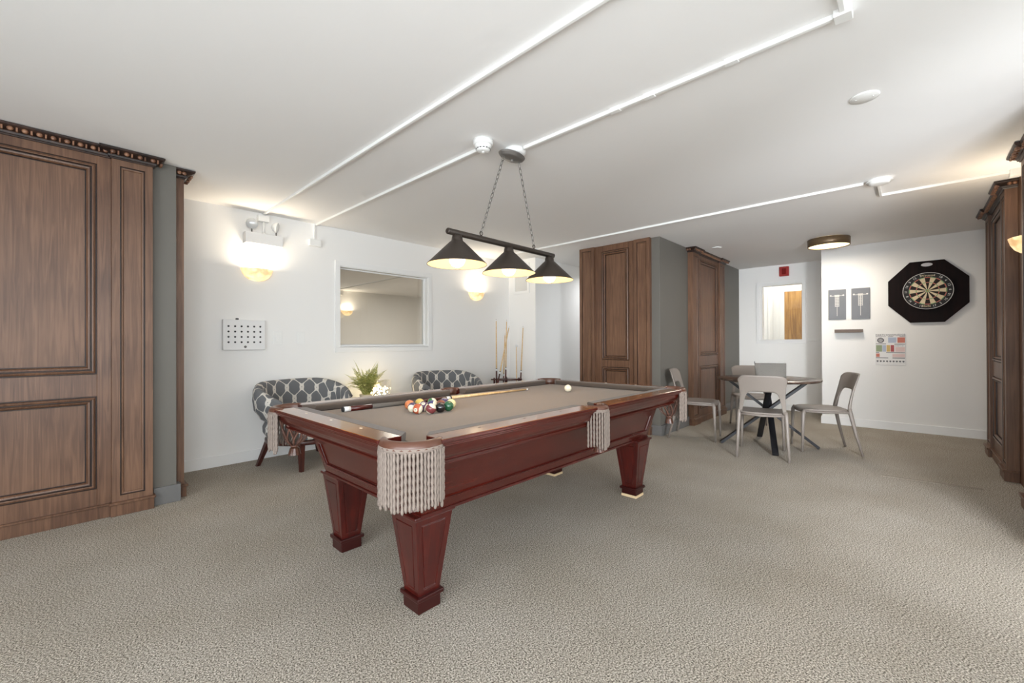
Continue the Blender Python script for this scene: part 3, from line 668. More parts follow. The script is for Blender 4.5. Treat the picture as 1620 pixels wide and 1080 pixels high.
# rails (outer moulding) ; profile (inset, z)
RP = [(.10, ZT), (.006, ZT), (0, .797), (0, .788), (.006, .785), (.006, .779), (.014, .776), (.014, .770), (.024, .767), (.027, .758), (.030, .745), (.038, .730), (.050, .718), (.064, .713), (.064, .707), (.057, .704), (.057, .698), (.072, .694), (.072, .688), (.16, .690), (.16, .765), (.10, .765)]
CR = .165; SR = .058     # pocket cut half sizes
def railx(x0, x1, s):
    b = MB(); b.extr([(s*(-B+i), z) for i, z in RP], 'x', x0, x1); return b
def raily(y0, y1, s):
    b = MB(); b.extr([(s*(-A+i), z) for i, z in RP], 'y', y0, y1); return b
CP = [(.099, ZT+.0015), (.148, ZT+.0015), (.157, ZT-.004), (.155, .79), (.143, .7655), (.099, .7655)]
def sight(par, x, y):
    b = MB(); b.prism([(x-.012, y), (x, y-.0065), (x+.012, y), (x, y+.0065)], ZT-.001, ZT+.0008); obj('sight', b, 'cream', par)
for s in (1, -1):
    for x0, x1 in ((-A+CR, -SR), (SR, A-CR)):
        r_ = obj('side_rail', railx(x0, x1, s), ['mahogtop'] if 0 else 'mahogx' if 0 else 'mahog', t, bevel=.0012, seg=1)
        b = MB(); b.box(x0+.001, x1-.001, min(s*(-B+.003), s*(-B+.099)), max(s*(-B+.003), s*(-B+.099)), ZT-.002, ZT+.0008); obj('rail_top', b, 'mahogtop', r_, bevel=.0006, seg=1)
        for k in range(3):
            sight(r_, (x0+x1)/2+(k-1)*.28+(.0), s*(-B+.068))
        c0 = x0+(.01 if x0 < -.5 or x0 > .5 else 0); c1 = x1
        b = MB(); n = len(CP); v0 = []; v1 = []
        for i, z in CP:
            m_ = max(0, (i-.099)); k0 = 1.0 if abs(x0) > .3 else .35; k1 = 1.0 if abs(x1) > .3 else .35
            v0.append((x0+m_*k0, s*(-B+i), z)); v1.append((x1-m_*k1, s*(-B+i), z))
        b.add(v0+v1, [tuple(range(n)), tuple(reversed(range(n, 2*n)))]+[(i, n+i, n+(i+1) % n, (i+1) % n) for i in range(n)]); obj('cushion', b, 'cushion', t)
    r_ = obj('end_rail', raily(-B+CR, B-CR, s), 'mahog', t, bevel=.0012, seg=1)
    b = MB(); b.box(min(s*(-A+.003), s*(-A+.099)), max(s*(-A+.003), s*(-A+.099)), -B+CR+.001, B-CR-.001, ZT-.002, ZT+.0008); obj('rail_top', b, 'mahogtop', r_, bevel=.0006, seg=1)
    for k in (-1, 0, 1): 
        b = MB(); x, y = s*(-A+.068), k*.28; b.prism([(x-.0065, y), (x, y-.012), (x+.0065, y), (x, y+.012)], ZT-.001, ZT+.0012); obj('sight', b, 'cream', r_)
    b = MB(); n = len(CP); v0 = [(s*(-A+i), -B+CR+max(0, i-.099), z) for i, z in CP]; v1 = [(s*(-A+i), B-CR-max(0, i-.099), z) for i, z in CP]
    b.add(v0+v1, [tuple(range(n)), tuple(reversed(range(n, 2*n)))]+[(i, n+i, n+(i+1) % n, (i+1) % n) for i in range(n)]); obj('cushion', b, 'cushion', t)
# bed with pocket cut-outs
poly = []
PC = .118; PR = .062
def arc(cx, cy, r, a0, a1, n=8): return [(cx+r*math.cos(a0+(a1-a0)*k/n), cy+r*math.sin(a0+(a1-a0)*k/n)) for k in range(n+1)]
e = .10
poly += arc(-A+PC, -B+PC, PR, R(90+18), R(-18))           # near-left corner, walking ccw
poly = [(-A+e, -B+PC+.06)]+arc(-A+PC, -B+PC, PR, R(100), R(-10))+[(-A+PC+.06, -B+e)]
poly += [(-.055, -B+e)]+arc(0, -B+.085, .05, R(165), R(15))+[(.055, -B+e)]
poly += [(A-PC-.06, -B+e)]+arc(A-PC, -B+PC, PR, R(190), R(80))+[(A-e, -B+PC+.06)]
poly += [(A-e, B-PC-.06)]+arc(A-PC, B-PC, PR, R(280), R(170))+[(A-PC-.06, B-e)]
poly += [(.055, B-e)]+arc(0, B-.085, .05, R(-15), R(-165))+[(-.055, B-e)]
poly += [(-A+PC+.06, B-e)]+arc(-A+PC, B-PC, PR, R(10), R(-100))+[(-A+e, B-PC-.06)]
b = MB(); b.prism(poly, ZB-.012, ZB); obj('cloth_bed', b, 'cloth', t)
b = MB(); b.prism(poly, ZB-.04, ZB-.0125); obj('slate', b, plain('slate', (70, 70, 72), .7), t)
# pockets
def strand(mb, x, y, z0, z1, r=.0068, ph=0):
    rings = []; n = 30
    for i in range(n+1):
        z = z0+(z1-z0)*i/n; a = ph+i*.72; w = r*(1 if i < n else .6)
        rings.append([(x+math.cos(a+q)*w*m_, y+math.sin(a+q)*w*m_, z) for q, m_ in ((0, 1), (PI*.3, .82), (PI*.5, .6), (PI*.7, .82), (PI, 1), (PI*1.3, .82), (PI*1.5, .6), (PI*1.7, .82))])
    mb.loft(rings, True, True, 0, True)
def pocket(cx, cy, ang, r, half, zbag=.60, off=0, flen=.205, ns=24, corner=True):
    # collar
    prof = [(-.006, .796), (-.004, .805), (.004, .809), (.014, .808), (.022, .802), (.027, .792), (.029, .78), (.024, .772), (.004, .772), (-.004, .765), (-.006, .74), (-.012, .74), (-.012, .775)]
    def rad(a): return r+(.022*math.cos((a-ang)/half*PI/2) if corner else 0)
    n = 24; rings = []
    for i in range(n+1):
        a = ang-half+2*half*i/n; rings.append([(cx+(rad(a)+q)*math.cos(a), cy+(rad(a)+q)*math.sin(a), z) for q, z in prof])
    b = MB(); b.loft(rings, True, True); pk = obj('pocket_collar', b, 'leather', t)
    # fringe
    hf = half*.98 if corner else R(82)
    fb = MB(); hd = []
    for i in range(13):
        a = ang-hf+2*hf*i/12; rr = rad(a)+.026; c, s_ = math.cos(a), math.sin(a); hd.append([(cx+(rr-.006)*c, cy+(rr-.006)*s_, .786), (cx+(rr+.003)*c, cy+(rr+.003)*s_, .786), (cx+(rr+.004)*c, cy+(rr+.004)*s_, .770), (cx+(rr-.006)*c, cy+(rr-.006)*s_, .770)])
    fb.loft(hd, True, True); obj('fringe_header', fb, 'fringe', pk)
    fb = MB()
    for i in range(ns):
        a = ang-hf+2*hf*(i+.5)/ns; q = rad(a)+.026+random.uniform(-.003, .003)
        strand(fb, cx+q*math.cos(a), cy+q*math.sin(a), .775, .775-flen+random.uniform(-.012, .012), ph=random.uniform(0, 6))
    o = obj('fringe', fb, 'fringe', pk); o['kind'] = 'stuff'
    # net
    nb = MB(); bx_, by_ = cx+off*math.cos(ang), cy+off*math.sin(ang); m_ = 9
    for k in range(m_):
        for sg in (1, -1):
            pts = []
            for i in range(7):
                u = i/6; a = 2*PI*k/m_+sg*u*.9; q = (r*.82)*(1-u)**.55+.016; z = .762+(zbag-.762)*u
                pts.append((bx_*u+cx*(1-u)+q*math.cos(a), by_*u+cy*(1-u)+q*math.sin(a), z))
            nb.tube(pts, .0042, 5, flat=(1, .6))
    nb.tube([(bx_+.02*math.cos(a), by_+.02*math.sin(a), zbag) for a in [2*PI*k/14 for k in range(14)]], .005, 6, loop=True)
    obj('net', nb, 'leatherd', pk)
    tb = MB()
    for k in range(13):
        a = 2*PI*k/13; w = .19; P = [(bx_+q*math.cos(a+d), by_+q*math.sin(a+d), z) for q, z in ((.010, zbag), (.024, zbag-.014), (.033, zbag-.048)) for d in (-w, w)]
        tb.add(P, [(0, 1, 3, 2), (2, 3, 5, 4)]); tb.add([Vector(p)+Vector((0, 0, -.002)) for p in P], [(2, 3, 1, 0), (4, 5, 3, 2)])
    tb.ball((bx_, by_, zbag-.004), .015, 0, 12, 8, (1, 1, .7))
    obj('tassel', tb, 'leather', pk, fix=False)
    # iron bracket ends
    ib = MB()
    for s_ in (-1, 1):
        a = ang+s_*half; x, y = cx+(r+.008)*math.cos(a), cy+(r+.008)*math.sin(a); ib.ball((x, y, .795), .014, 0, 10, 8, (1.2, 1.2, .8))
    obj('pocket_iron', ib, 'leatherd', pk)
for sx, sy in ((-1, -1), (1, -1), (1, 1), (-1, 1)):
    cx, cy = sx*(A-.14), sy*(B-.14); ang = math.atan2(sy, sx)
    pocket(cx, cy, ang, .106, R(64), zbag=.585, off=.03, ns=25)
    b = MB(); e0, e1 = .085, .19      # corner block under the collar
    xs = sorted((sx*(A-e0), sx*(A-e1))); ys = sorted((sy*(B-e0), sy*(B-e1)))
    b.box(xs[0], xs[1], ys[0], ys[1], .675, .738)
for sy in (-1, 1):
    pocket(0, sy*(B-.066), sy*PI/2, .058, R(90), zbag=.60, off=.04, ns=15, flen=.20, corner=False)
# legs
def leg(x, y, sh):
    b = MB(); zt, z0 = .418, .072; wt, wb = .096, .054
    tp = [(x-wt, y-wt, zt), (x+wt, y-wt, zt), (x+wt, y+wt, zt), (x-wt, y+wt, zt)]; bt = [(x-wb, y-wb, z0), (x+wb, y-wb, z0), (x+wb, y+wb, z0), (x-wb, y+wb, z0)]
    for i in range(4):
        j = (i+1) % 4; P = [Vector(q) for q in (bt[i], bt[j], tp[j], tp[i])]; b.quadloops(P, [(0, 0), (.027, 0), (.029, -.004), (.031, -.004), (.033, 0)])
    b.add(tp, [(0, 1, 2, 3)]); lg = obj('leg', b, 'mahogy', t, bevel=.0015, seg=1)
    b = MB(); b.box(x-.098, x+.098, y-.098, y+.098, .412, .420); b.box(x-.106, x+.106, y-.106, y+.106, .420, .434); obj('leg_cap', b, 'mahogy', lg, bevel=.004)
    b = MB(); b.box(x-.069, x+.069, y-.069, y+.069, .055, .074); b.box(x-.058, x+.058, y-.058, y+.058, .018 if sh else 0, .055); obj('leg_foot', b, plain('leg_foot_dark', (52, 12, 10), .3) if 'legfoot' not in M else M['legfoot'], lg, bevel=.004)
    if sh:
        b = MB(); b.box(x-.06, x+.06, y-.06, y+.06, 0, .018); o = obj('shim', b, 'shim', lg, bevel=.001); o['label'] = 'pale wooden shim block under the leg'
M['legfoot'] = plain('leg_foot_dark', (52, 12, 10), .3)
for lx, ly, sh in ((-.952, -.352, 0), (-.927, .41, 0), (.92, -.39, 1), (.935, .375, 1)): leg(lx, ly, sh)

# ------------------------------------------------------------------ balls
def ballmat(name, c, stripe):
    if not stripe: return plain('ball_'+name, c, .12, coat=.5)
    m, tt, p = newmat('ball_'+name); tc = N(tt, 'ShaderNodeTexCoord'); sp = N(tt, 'ShaderNodeSeparateXYZ'); tt.links.new(tc.outputs['Object'], sp.inputs[0])
    ab = N(tt, 'ShaderNodeMath', operation='ABSOLUTE'); tt.links.new(sp.outputs[2], ab.inputs[0]); lt = N(tt, 'ShaderNodeMath', operation='LESS_THAN'); lt.inputs[1].default_value = .0165
    tt.links.new(ab.outputs[0], lt.inputs[0]); mx = N(tt, 'ShaderNodeMix', data_type='RGBA'); tt.links.new(lt.outputs[0], mx.inputs[0]); mx.inputs[6].default_value = lin((232, 224, 200)); mx.inputs[7].default_value = lin(c)
    tt.links.new(mx.outputs[2], p.inputs['Base Color']); p.inputs['Roughness'].default_value = .12; return m
BR = .0286
bm_ = MB(); bm_.ball((0, 0, 0), BR, 0, 28, 18)
def ball(name, c, stripe, x, y, rot, label, num=None, ndir=None):
    o = obj('pool_ball', bm_, ballmat(name, c, stripe)); o.location = (x, y, ZB+BR); tag(o, label, 'pool ball', 'pool balls'); o.rotation_euler = rot
    if num:
        # white number spot facing local direction +X (on the stripe)
        b = MB(); ring = []
        for rr_ in (.0, .3, .6, .85, 1.0):
            q = .0105*rr_; ring.append([(math.sqrt(BR*BR-q*q)+.0002, q*math.cos(a), q*math.sin(a)) for a in [2*PI*k/20 for k in range(20)]])
        b.loft(ring, True, False); sp_ = obj('number_spot', b, 'cream', o)
        text('number', str(num), .015, 'dark', sp_, Matrix.Translation((BR+.0004, 0, 0)) @ Matrix.Rotation(PI/2, 4, 'Z') @ Matrix.Rotation(PI/2, 4, 'X'), depth=.0004)
    return o
to_cam = math.atan2(-1.95, -1.35)
ball('orange', (200, 118, 72), False, 1.400, 2.128, (0, 0, 0), 'solid orange ball at the left rear of the cluster')
ball('blue_stripe', (70, 60, 90), True, 1.356, 2.028, (R(75), 0, R(120)), 'white ball with dark stripe directly behind the orange-striped ball')
ball('orange_stripe', (176, 88, 58), True, 1.345, 1.968, (0, 0, 0), 'orange-striped ball showing its number at the front left of the cluster', 13)
ball('purple_stripe', (92, 64, 96), True, 1.421, 2.022, (0, 0, 0), 'purple-striped ball with number in the middle of the cluster', 12)
ball('maroon_stripe', (122, 60, 62), True, 1.397, 1.917, (R(28), R(20), 0), 'maroon-striped ball at the front of the cluster')
ball('black', (26, 24, 26), False, 1.457, 1.912, (0, 0, 0), 'solid black ball beside the dark green ball')
ball('green', (40, 92, 62), False, 1.522, 1.922, (0, 0, 0), 'solid dark green ball at the right front of the cluster')
ball('yellow_cream', (228, 214, 160), False, 1.592, 1.985, (0, 0, 0), 'pale yellow ball behind the dark green ball')
ball('yellow', (206, 182, 96), False, 1.478, 2.140, (0, 0, 0), 'mustard yellow ball at the rear left of the cluster')
ball('cream_white', (70, 70, 110), True, 1.482, 2.022, (R(80), 0, R(30)), 'striped ball showing its cream side, behind the maroon-striped ball')
ball('green_stripe', (54, 110, 70), True, 1.545, 2.108, (R(30), R(40), 0), 'green-striped ball at the rear of the cluster')
ball('blue', (80, 70, 104), True, 1.600, 2.058, (R(-30), R(20), 0), 'violet-striped ball at the right rear of the cluster')
ball('brown', (120, 66, 50), False, 1.528, 1.998, (0, 0, 0), 'solid brown ball between the black and the pale yellow balls')
q = obj('cue_ball', bm_, plain('ball_white', (240, 232, 208), .12, coat=.5)); q.location = (2.744, 1.969, ZB+BR); tag(q, 'white cue ball alone near the far end of the pool table', 'pool ball')
for o in [o for o in COL.objects if o.name.startswith('pool_ball')]:
    lb = o['label']
    if lb.startswith('orange-striped'): o.rotation_euler = (0, 0, math.atan2(-1.968, -1.345)-R(18)); o.rotation_mode = 'XYZ'; o.rotation_euler = (Matrix.Rotation(math.atan2(-1.968, -1.345)-R(22), 4, 'Z') @ Matrix.Rotation(R(78), 4, 'X') @ Matrix.Rotation(R(-6), 4, 'Z')).to_euler()
    if lb.startswith('purple-striped'): o.rotation_euler = (Matrix.Rotation(math.atan2(-2.02, -1.42), 4, 'Z') @ Matrix.Rotation(R(-42), 4, 'Y') @ Matrix.Rotation(R(60), 4, 'X')).to_euler()

# ------------------------------------------------------------------ cue sticks
def cue(label, p, q, group=None, wrap=True, L=1.47):
    """p butt, q tip (3d)"""
    p = Vector(p); q = Vector(q); d = (q-p); L = d.length
    t = thing('cue_stick', label, 'cue', p, 0, group); t.rotation_euler = Vector((1, 0, 0)).rotation_difference(d).to_euler()
    def seg(n, a, b_, ra, rb, m):
        b = MB(); b.tube([(a*L, 0, 0), (b_*L, 0, 0)], [ra, rb], 12); return obj(n, b, m, t)
    seg('bumper', 0, .006, .0125, .0145, 'dark'); seg('butt_cap', .006, .03, .0148, .0147, 'white')
    seg('butt', .03, .115, .0147, .0142, 'mahogy'); seg('grip', .115, .31, .0142, .0130, plain('grip_wrap', (96, 90, 84), .85)); seg('forearm', .31, .465, .0128, .0108, 'mahogy')
    seg('joint', .465, .485, .0110, .0108, 'white'); seg('joint_collar', .485, .492, .0109, .0108, 'dark')
    seg('shaft', .492, .982, .0106, .0064, 'mapl'); seg('ferrule', .982, .996, .0065, .0064, 'white'); seg('cue_tip', .996, 1, .0062, .005, 'leatherd')
    return t
cue('long two-piece cue lying across the pool table behind the balls', (1.095, 2.335, ZB+.0152), (2.635, 2.285, ZB+.008))

# ================================================================== DINING CORNER
DX, DY = 5.40, 1.17
t = thing('round_dining_table', 'round dark-topped table with crossed black metal legs', 'table', (DX, DY, 0), 0)
lath('tabletop', [(0, .725), (.48, .725), (.497, .732), (.5, .74), (.5, .746), (.496, .75), (0, .75)], 'tabletop', t, 64)
def flatbar(mb, p, q, w_, h_):
    p = Vector(p); q = Vector(q); d = (q-p).normalized(); s = d.cross(Vector((0, 0, 1))).normalized(); u = s.cross(d)
    v = []
    for c in (p, q): v += [c+s*w_+u*h_, c-s*w_+u*h_, c-s*w_-u*h_, c+s*w_-u*h_]
    mb.add(v, [(0, 1, 2, 3), (7, 6, 5, 4), (0, 4, 5, 1), (1, 5, 6, 2), (2, 6, 7, 3), (3, 7, 4, 0)])
feet = [(5.201, 1.60), (4.947, 1.024), (5.567, .722), (5.845, 1.329)]
for i, (fx, fy) in enumerate(feet):
    ox, oy = fx-DX, fy-DY; o2 = Vector((-ox, -oy))*.80; sd = Vector((-oy, ox)).normalized()*.022
    b = MB(); flatbar(b, (ox+sd.x, oy+sd.y, .012), (o2.x+sd.x, o2.y+sd.y, .72), .028, .014)
    q = obj('leg', b, 'black', t, bevel=.002)
# chairs
def make_chair():
    t = thing('plastic_chair', 'x', 'chair', (0, 0, 0), 0, 'taupe plastic chairs around the round table')
    # seat
    n = 24; m = 10; top = []; 
    def outline(a):  # superellipse outline, front at -y
        c, s = math.cos(a), math.sin(a); k = 4.0
        r_ = (abs(c)**k+abs(s)**k)**(-1/k); x = r_*c*.213; y = r_*s*.215
        x *= 1.0-.06*(-y/.215) if y < 0 else 1.0; return x, y
    def zs(x, y): 
        z = .452-.016*max(0, 1-(x/.2)**2)*max(0, 1-((y-.03)/.2)**2)
        if y < -.14: z -= .022*((-y-.14)/.075)**2
        return z
    rings = []
    for k in range(7):
        f = (k/6); rings.append([(outline(2*PI*i/32)[0]*f, outline(2*PI*i/32)[1]*f, zs(outline(2*PI*i/32)[0]*f, outline(2*PI*i/32)[1]*f)) for i in range(32)])
    edge = [[(x*1.0, y*1.0, z-dz) for x, y, z in rings[-1]] for dz in (.006, .020)]
    edge[0] = [(x*1.012, y*1.012, z) for x, y, z in edge[0]]
    edge.append([(x*.95, y*.95, z) for x, y, z in edge[1]])
    b = MB(); b.loft(rings+edge, True, False); b.add(edge[-1], [tuple(reversed(range(32)))]); obj('seat', b, 'chair', t)
    # backrest: shell with arched opening
    ncol = 41; nr = 10; P = []; Q = []
    for j in range(ncol):
        s = -1+2*j/(ncol-1); 
        zt = .825-.045*abs(s)**7; hole = abs(s) < .82
        zl = (.475+.185*max(0, 1-(abs(s)/.82)**7)**.5) if hole else .445
        c1, c2 = [], []
        for i in range(nr+1):
            z = zl+(zt-zl)*i/nr; h_ = max(0.0, (z-.45)/.375)
            hw = .208-.018*math.sin(PI*min(1, max(0, h_)))+.012*h_; x = s*hw
            y = .205+.085*h_**1.3-.012+(.042*(1-s*s)*(.35+.65*h_)); th = .011-.004*h_+(.006 if abs(s) > .8 else 0)*(1-h_)
            c1.append((x, y-th*.5, z)); c2.append((x, y+th, z))
        P.append(c1); Q.append(c2)
    b = MB(); k = nr+1; vs = [p for c in P for p in c]+[p for c in Q for p in c]; o = ncol*k; fs = []
    for j in range(ncol-1):
        for i in range(nr): fs.append((j*k+i, (j+1)*k+i, (j+1)*k+i+1, j*k+i+1)); fs.append((o+j*k+i, o+j*k+i+1, o+(j+1)*k+i+1, o+(j+1)*k+i))
        fs.append((j*k+nr, (j+1)*k+nr, o+(j+1)*k+nr, o+j*k+nr)); fs.append((j*k, o+j*k, o+(j+1)*k, (j+1)*k))
    for j in (0, ncol-1):
        for i in range(nr): fs.append((j*k+i, j*k+i+1, o+j*k+i+1, o+j*k+i))
    b.add(vs, fs, 0, True); obj('backrest', b, 'chair', t)
    for s in (-1, 1):
        b = MB(); b.tube([(s*.178, -.185, .44), (s*.188, -.200, .40), (s*.192, -.206, .25), (s*.198, -.212, 0)], [.017, .019, .015, .011], 10); obj('leg', b, 'chair', t)
        b = MB(); b.tube([(s*.200, .200, .47), (s*.203, .205, .42), (s*.212, .245, .22), (s*.222, .30, 0)], [.014, .019, .015, .011], 10); obj('leg', b, 'chair', t)
    b = MB()
    for s in (-1, 1): b.tube([(s*.185, -.19, .425), (s*.196, 0, .422), (s*.202, .2, .43)], .012, 8)
    b.tube([(-.185, .2, .425), (0, .215, .418), (.185, .2, .425)], .011, 8); b.tube([(-.18, -.19, .42), (0, -.2, .412), (.18, -.19, .42)], .010, 8); obj('seat_frame', b, 'chair', t)
    return t
ch = make_chair()
def facing(dx, dy): return math.atan2(dx, -dy)   # local -Y -> (dx,dy)
ch['label'] = 'taupe plastic chair with its back to the camera, in front of the round table'
ch.location = (4.995, 1.13, 0); ch.rotation_euler = (0, 0, facing(.975, .22))
dup(ch, (5.60, .72, 0), facing(-.40, .92), 'taupe plastic chair at the right of the round table under the scoreboards')
dup(ch, (5.32, 1.885, 0), facing(.16, -.98), 'taupe plastic chair at the left of the round table beside the dark-crowned panelling')
dup(ch, (6.33, 1.56, 0), facing(-.93, -.36), 'taupe plastic chair behind the round table, partly hidden by the knitted pouch')
# pouch on the table
t = thing('knitted_pouch', 'grey knitted zip pouch standing on the round table', 'bag', (5.52, 1.16, .7505), facing(-.9, -.36))
rings = []
for i in range(9):
    u = i/8; z = .002+u*.15; th = .045*(1-u**2*.9)+.004; w_ = .150+.008*u
    rings.append([(w_*math.copysign(abs(math.cos(a))**.45, math.cos(a)), th*math.sin(a)+.03*u, z+(.006*math.sin(9*a) if i == 8 else 0)) for a in [2*PI*k/32 for k in range(32)]])
b = MB(); b.loft(rings, True, True); obj('body', b, 'pouch', t)
b = MB(); b.tube([(-.155, .03, .155), (0, .03, .157), (.155, .03, .155)], .005, 6); z_ = obj('zip', b, plain('zip_dark', (96, 90, 84), .6), t)
b = MB(); b.tube([(-.155, .028, .155), (-.158, .02, .178)], .003, 6); obj('zip_pull', b, 'dark', z_)

# ================================================================== ARMCHAIRS
def armchair(label, loc, rz):
    t = thing('barrel_armchair', label, 'armchair', loc, rz, 'grey trellis-patterned barrel armchairs')
    n = 60; amax = R(122); rings = []; uvs = []
    for i in range(n+1):
        a = -amax+2*amax*i/n; u = abs(a)/amax
        zt = .79-.15*max(0, (u-.35)/.65)**1.5; zb = .42+.10*u**2.5
        ex = 1.0
        if u > .94: ex = math.sqrt(max(0.02, 1-((u-.94)/.0601)**2))
        ro, ri, wst = .425, .335, .345
        zm = (zt+zb)/2; hz = (zt-zb)/2
        # section points (radius, z) going outer-bottom -> top -> inner-bottom
        sec = [(wst-.03, zb-.02), (wst+.02, zb+.015), (ro-.045, zb+.05), (ro-.012, zb+.10), (ro, zm+.03), (ro-.004, zt-.05), (ro-.02, zt-.012), ((ro+ri)/2+.005, zt), (ri+.018, zt-.012), (ri, zt-.05), (ri-.01, zm), (ri-.02, zb+.06), (ri-.03, zb-.02)]
        mid = (ro+ri)/2; ring = []; ul = []; L = 0; prev = None
        for (q, z) in sec:
            q = mid+(q-mid)*ex; z = zm+(z-zm)*(.9+.1*ex)
            if prev: L += math.hypot(q-prev[0], z-prev[1])
            prev = (q, z); ring.append((q*math.sin(a)*1.09, q*math.cos(a)*.93, z)); ul.append((a*.40, L+.02))
        rings.append(ring); uvs += ul
    b = MB(); b.loft(rings, False, False, 0, True, False, uvs)
    for k, rg in ((0, rings[0]), (-1, rings[-1])): b.add(rg, [tuple(range(len(rg)))], 0, False, [(.01, .02*i) for i in range(len(rg))])
    obj('backrest', b, 'trellis', t)
    b = MB(); prof = [(0, .272), (.31, .272), (.355, .29), (.38, .335), (.382, .385), (.36, .43), (.31, .462), (.2, .478), (0, .48)]
    rings = []; uvs = []; k = 48
    for i in range(k):
        a = 2*PI*i/k; L = 0; prev = None
        for q, z in prof:
            if prev: L += math.hypot(q-prev[0], z-prev[1])
            prev = (q, z); uvs.append((a*.36, L))
        rings.append([(q*math.sin(a)*.98, q*math.cos(a)-.015, z) for q, z in prof])
    rings.append([tuple(p) for p in rings[0]]); uvs += [(2*PI*.36, uvs[i][1]) for i in range(len(prof))]
    b.loft(rings, False, False, 0, True, False, uvs); obj('seat', b, 'trellis', t)
    b = MB(); b.lathe([(.30, .232), (.352, .236), (.358, .25), (.358, .268), (.35, .274), (.28, .274)], c=(0, -.015, 0), n=48); obj('seat_base', b, 'darkwood', t)
    for x, y, ox, oy in ((-.22, -.255, .01, -.02), (.22, -.255, .01, -.02), (-.24, .19, .08, .07), (.24, .19, .08, .07)):
        sg = 1 if x > 0 else -1; b = MB()
        tw, bw = .026, .016; X2, Y2 = x+sg*ox, y+oy
        r0 = [(x-tw, y-tw, .27), (x+tw, y-tw, .27), (x+tw, y+tw, .27), (x-tw, y+tw, .27)]; r1 = [(X2-bw, Y2-bw, 0), (X2+bw, Y2-bw, 0), (X2+bw, Y2+bw, 0), (X2-bw, Y2+bw, 0)]
        b.loft([r1, r0], True, True, 0, False); obj('leg', b, 'darkwood', t, bevel=.003)
    return t
armchair('grey trellis barrel armchair at the left, in front of the wall box', (1.665, 4.325, 0), R(13))
armchair('grey trellis barrel armchair right of the glowing string lights, behind the pool table', (3.38, 4.27, 0), R(-8))
# side table, plant, lights
t = thing('side_table', 'small round side table between the two armchairs holding fern and lights', 'side table', (2.5, 4.42, 0))
lath('tabletop', [(0, .44), (.27, .44), (.28, .445), (.28, .457), (.275, .462), (0, .462)], 'darkwood', t, 40)
lath('pedestal', [(.02, .44), (.022, .1), (.03, .04), (.16, .02), (.17, 0), (0, 0)], 'black', t, 24)
t = thing('potted_fern', 'bushy green fern in a pale pot on the side table', 'potted plant', (2.335, 4.40, .4625))
lath('pot', [(0, 0), (.045, 0), (.06, .05), (.068, .12), (.072, .125), (.066, .13), (.058, .12), (0, .115)], plain('pot_cream', (226, 214, 188), .4), t, 28)
def frond(L, curve, seed):
    rnd = random.Random(seed); b = MB(); pts = []; n = 16
    for i in range(n+1):
        u = i/n; pts.append(Vector((L*math.sin(u*curve)/curve if curve > .05 else L*u, 0, L*(1-math.cos(u*curve))/curve*-.0+0)))
    # arc in xz : starts going up, bends outward
    pts = []; x = z = 0; 
    for i in range(n+1):
        pts.append(Vector((x, 0, z))); a = PI/2-(.15+curve*i/n); x += math.cos(a)*L/n; z += math.sin(a)*L/n
    b.tube(pts, [.0022*(1-.7*i/n) for i in range(n+1)], 4)
    for i in range(2, n+1):
        for s in (-1, 1):
            for h_ in (0, .5):
                p = pts[i-1].lerp(pts[i], h_) ; u = (i-1+h_)/n; ll = .055*math.sin(PI*min(1, u*.85+.18))*rnd.uniform(.8, 1.15)
                d = (pts[i]-pts[i-1]).normalized(); q = (Vector((0, s, 0))*.85+d*.5+Vector((0, 0, rnd.uniform(-.15, .25)))).normalized()
                w_ = d*.0062; b.add([p, p+q*ll*.45+w_, p+q*ll, p+q*ll*.45-w_], [(0, 1, 2, 3)], 1 if rnd.random() < .4 else 0)
    return b
protos = [frond(L, c, i) for i, (L, c) in enumerate(((.40, .9), (.38, 1.4), (.34, 1.8), (.32, 2.2), (.42, .5)))]
fo = []
for k in range(56):
    j = k % 5 if k > 4 else k
    if k < 5: o = obj('frond', protos[k], ['green', 'greend'], t, fix=False); fo.append(o)
    else: o = fo[j].copy(); COL.objects.link(o); o.parent = t
    sc = random.uniform(.7, 1.0); o.scale = (sc, sc, sc)
    o.location = (random.uniform(-.03, .03), random.uniform(-.03, .03), .115); o.rotation_euler = (random.uniform(-.25, .25), random.uniform(-.15, .15), k*2.4+random.uniform(-.3, .3))
t = thing('string_light_box', 'clear glass box glowing with warm string lights on the side table', 'lamp', (2.54, 4.52, .4625), 0)
b = MB(); w_, d_, h_, e_ = .15, .05, .265, .003
b.box(-w_, w_, -d_, -d_+e_, 0, h_); b.box(-w_, w_, d_-e_, d_, 0, h_); b.box(-w_, -w_+e_, -d_+e_, d_-e_, 0, h_); b.box(w_-e_, w_, -d_+e_, d_-e_, 0, h_); b.box(-w_+e_, w_-e_, -d_+e_, d_-e_, 0, e_)
obj('glass_case', b, 'clear', t)
b = MB(); pts = []
for k in range(190):
    p = Vector((random.uniform(-.135, .135), random.uniform(-.038, .038), random.uniform(.012, .19))); pts.append(p); b.ball(p, .0065, 0, 6, 4)
o = obj('string_light_bulbs', b, emis('fairy_glow', (255, 236, 190), 9), t, fix=False); o['kind'] = 'stuff'
b = MB(); b.tube(pts, .0009, 4); obj('wire', b, 'bronzelight', t)
point('string_light_glow', (2.52, 4.42, .66), 1.6, WARM, .08)
t = thing('tealight_holder', 'small dark square candle holder in front of the glowing string lights', 'candle holder', (2.33, 4.24, .4625))
b = MB(); b.box(-.028, .028, -.028, .028, 0, .115); obj('holder', b, plain('holder_dark', (70, 70, 80), .4), t, bevel=.004)
b = MB(); b.lathe([(0, .1155), (.018, .1155), (.02, .12), (0, .12)], n=14); obj('candle', b, 'cream', t)

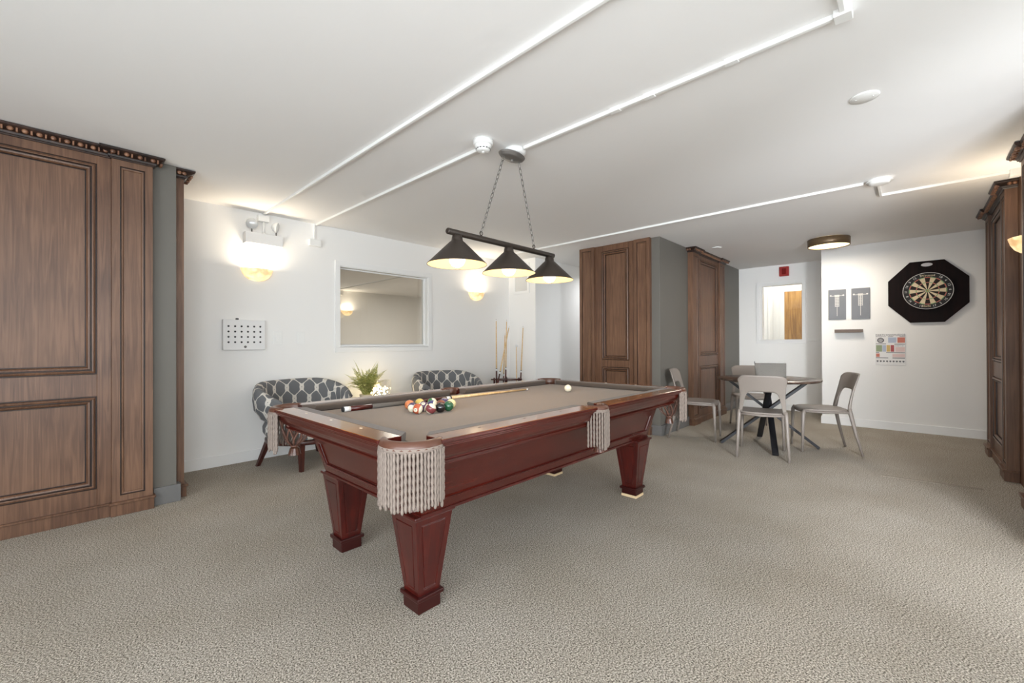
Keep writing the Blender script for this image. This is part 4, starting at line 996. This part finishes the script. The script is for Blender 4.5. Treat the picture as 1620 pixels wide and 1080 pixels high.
# ================================================================== CUE RACK in the corner
t = thing('corner_cue_rack', 'low brown corner cue rack holding several cues beside the white pier', 'cue rack', (4.75, 4.50, 0), 0)
def wedge(r0, z0, z1, c=(0.13, .20)):
    pl = [(c[0], c[1])]+[(c[0]+r0*math.cos(a), c[1]+r0*math.sin(a)) for a in [PI+PI/2*k/12 for k in range(13)]]
    b = MB(); b.prism(pl, z0, z1); return b
obj('top_shelf', wedge(.34, .585, .605), 'mahogy', t, bevel=.004)
obj('bottom_shelf', wedge(.36, .03, .07), 'mahogy', t, bevel=.004)
for x, y in ((-.17, .165), (.10, -.10), (.10, .17), (-.09, -.02)):
    b = MB(); b.tube([(x, y, 0), (x, y, .62)], .014, 10); obj('post', b, 'mahogy', t)
def solve(px, py, Y):   # point on plane y=Y seen at a pixel (helper for placing cues)
    d = F+R2*(px-810)/674.1-U2*(py-540)/674.1; p = d*(Y/d.y); return Vector((p.x, Y, p.z+CAMH))
def rackcue(label, px0, py0, px1, py1, Y, Y1=None, L=1.42, short=False):
    a = solve(px0, py0, Y); c = solve(px1, py1, Y1 or Y); d = (a-c).normalized()
    base = a-d*((a.z-.075)/d.z); return cue(label, base, a, 'cues standing in the corner rack')
rackcue('leftmost upright cue in the corner rack', 785, 505, 785.5, 596, 4.50)
rackcue('upright cue just left of the corner of the wall, in the corner rack', 801.5, 506, 800, 596, 4.60, 4.56)
rackcue('cue leaning to the right across its neighbours in the corner rack', 805.5, 516, 789.5, 596, 4.56, 4.42)
rackcue('thin upright cue behind the leaning one in the corner rack', 799, 528, 796.8, 596, 4.66, 4.62)
rackcue('rightmost cue in the corner rack, against the white pier', 827.5, 516, 824, 596, 4.42, 4.40)
a = solve(817, 548, 4.45); c = solve(817, 596, 4.45)
t = thing('bridge_stick', 'short mechanical bridge stick with white head in the corner rack', 'cue', (a.x, a.y, .075))
b = MB(); b.tube([(0, 0, 0), (0, 0, a.z-.075)], [.011, .006], 10); obj('shaft', b, 'mapl', t)
b = MB(); hz = a.z-.075; vprism(b, [(-.035, hz), (-.03, hz+.03), (-.015, hz+.022), (0, hz+.036), (.015, hz+.022), (.03, hz+.03), (.035, hz), (.01, hz-.012), (-.01, hz-.012)], -.004, .004); obj('bridge_head', b, 'white', t, bevel=.001)

# floor strip
t = MB(); t.box(0, .035, -.60, 0, 0.0005, .004); o = obj('floor_tape', t, plain('grey_tape', (140, 130, 118), .7), bevel=.0008); o.location = (4.83, .19, 0); o.rotation_euler = (0, 0, R(5.7)); tag(o, 'faded grey tape strip stuck on carpet near the right panelling', 'tape')
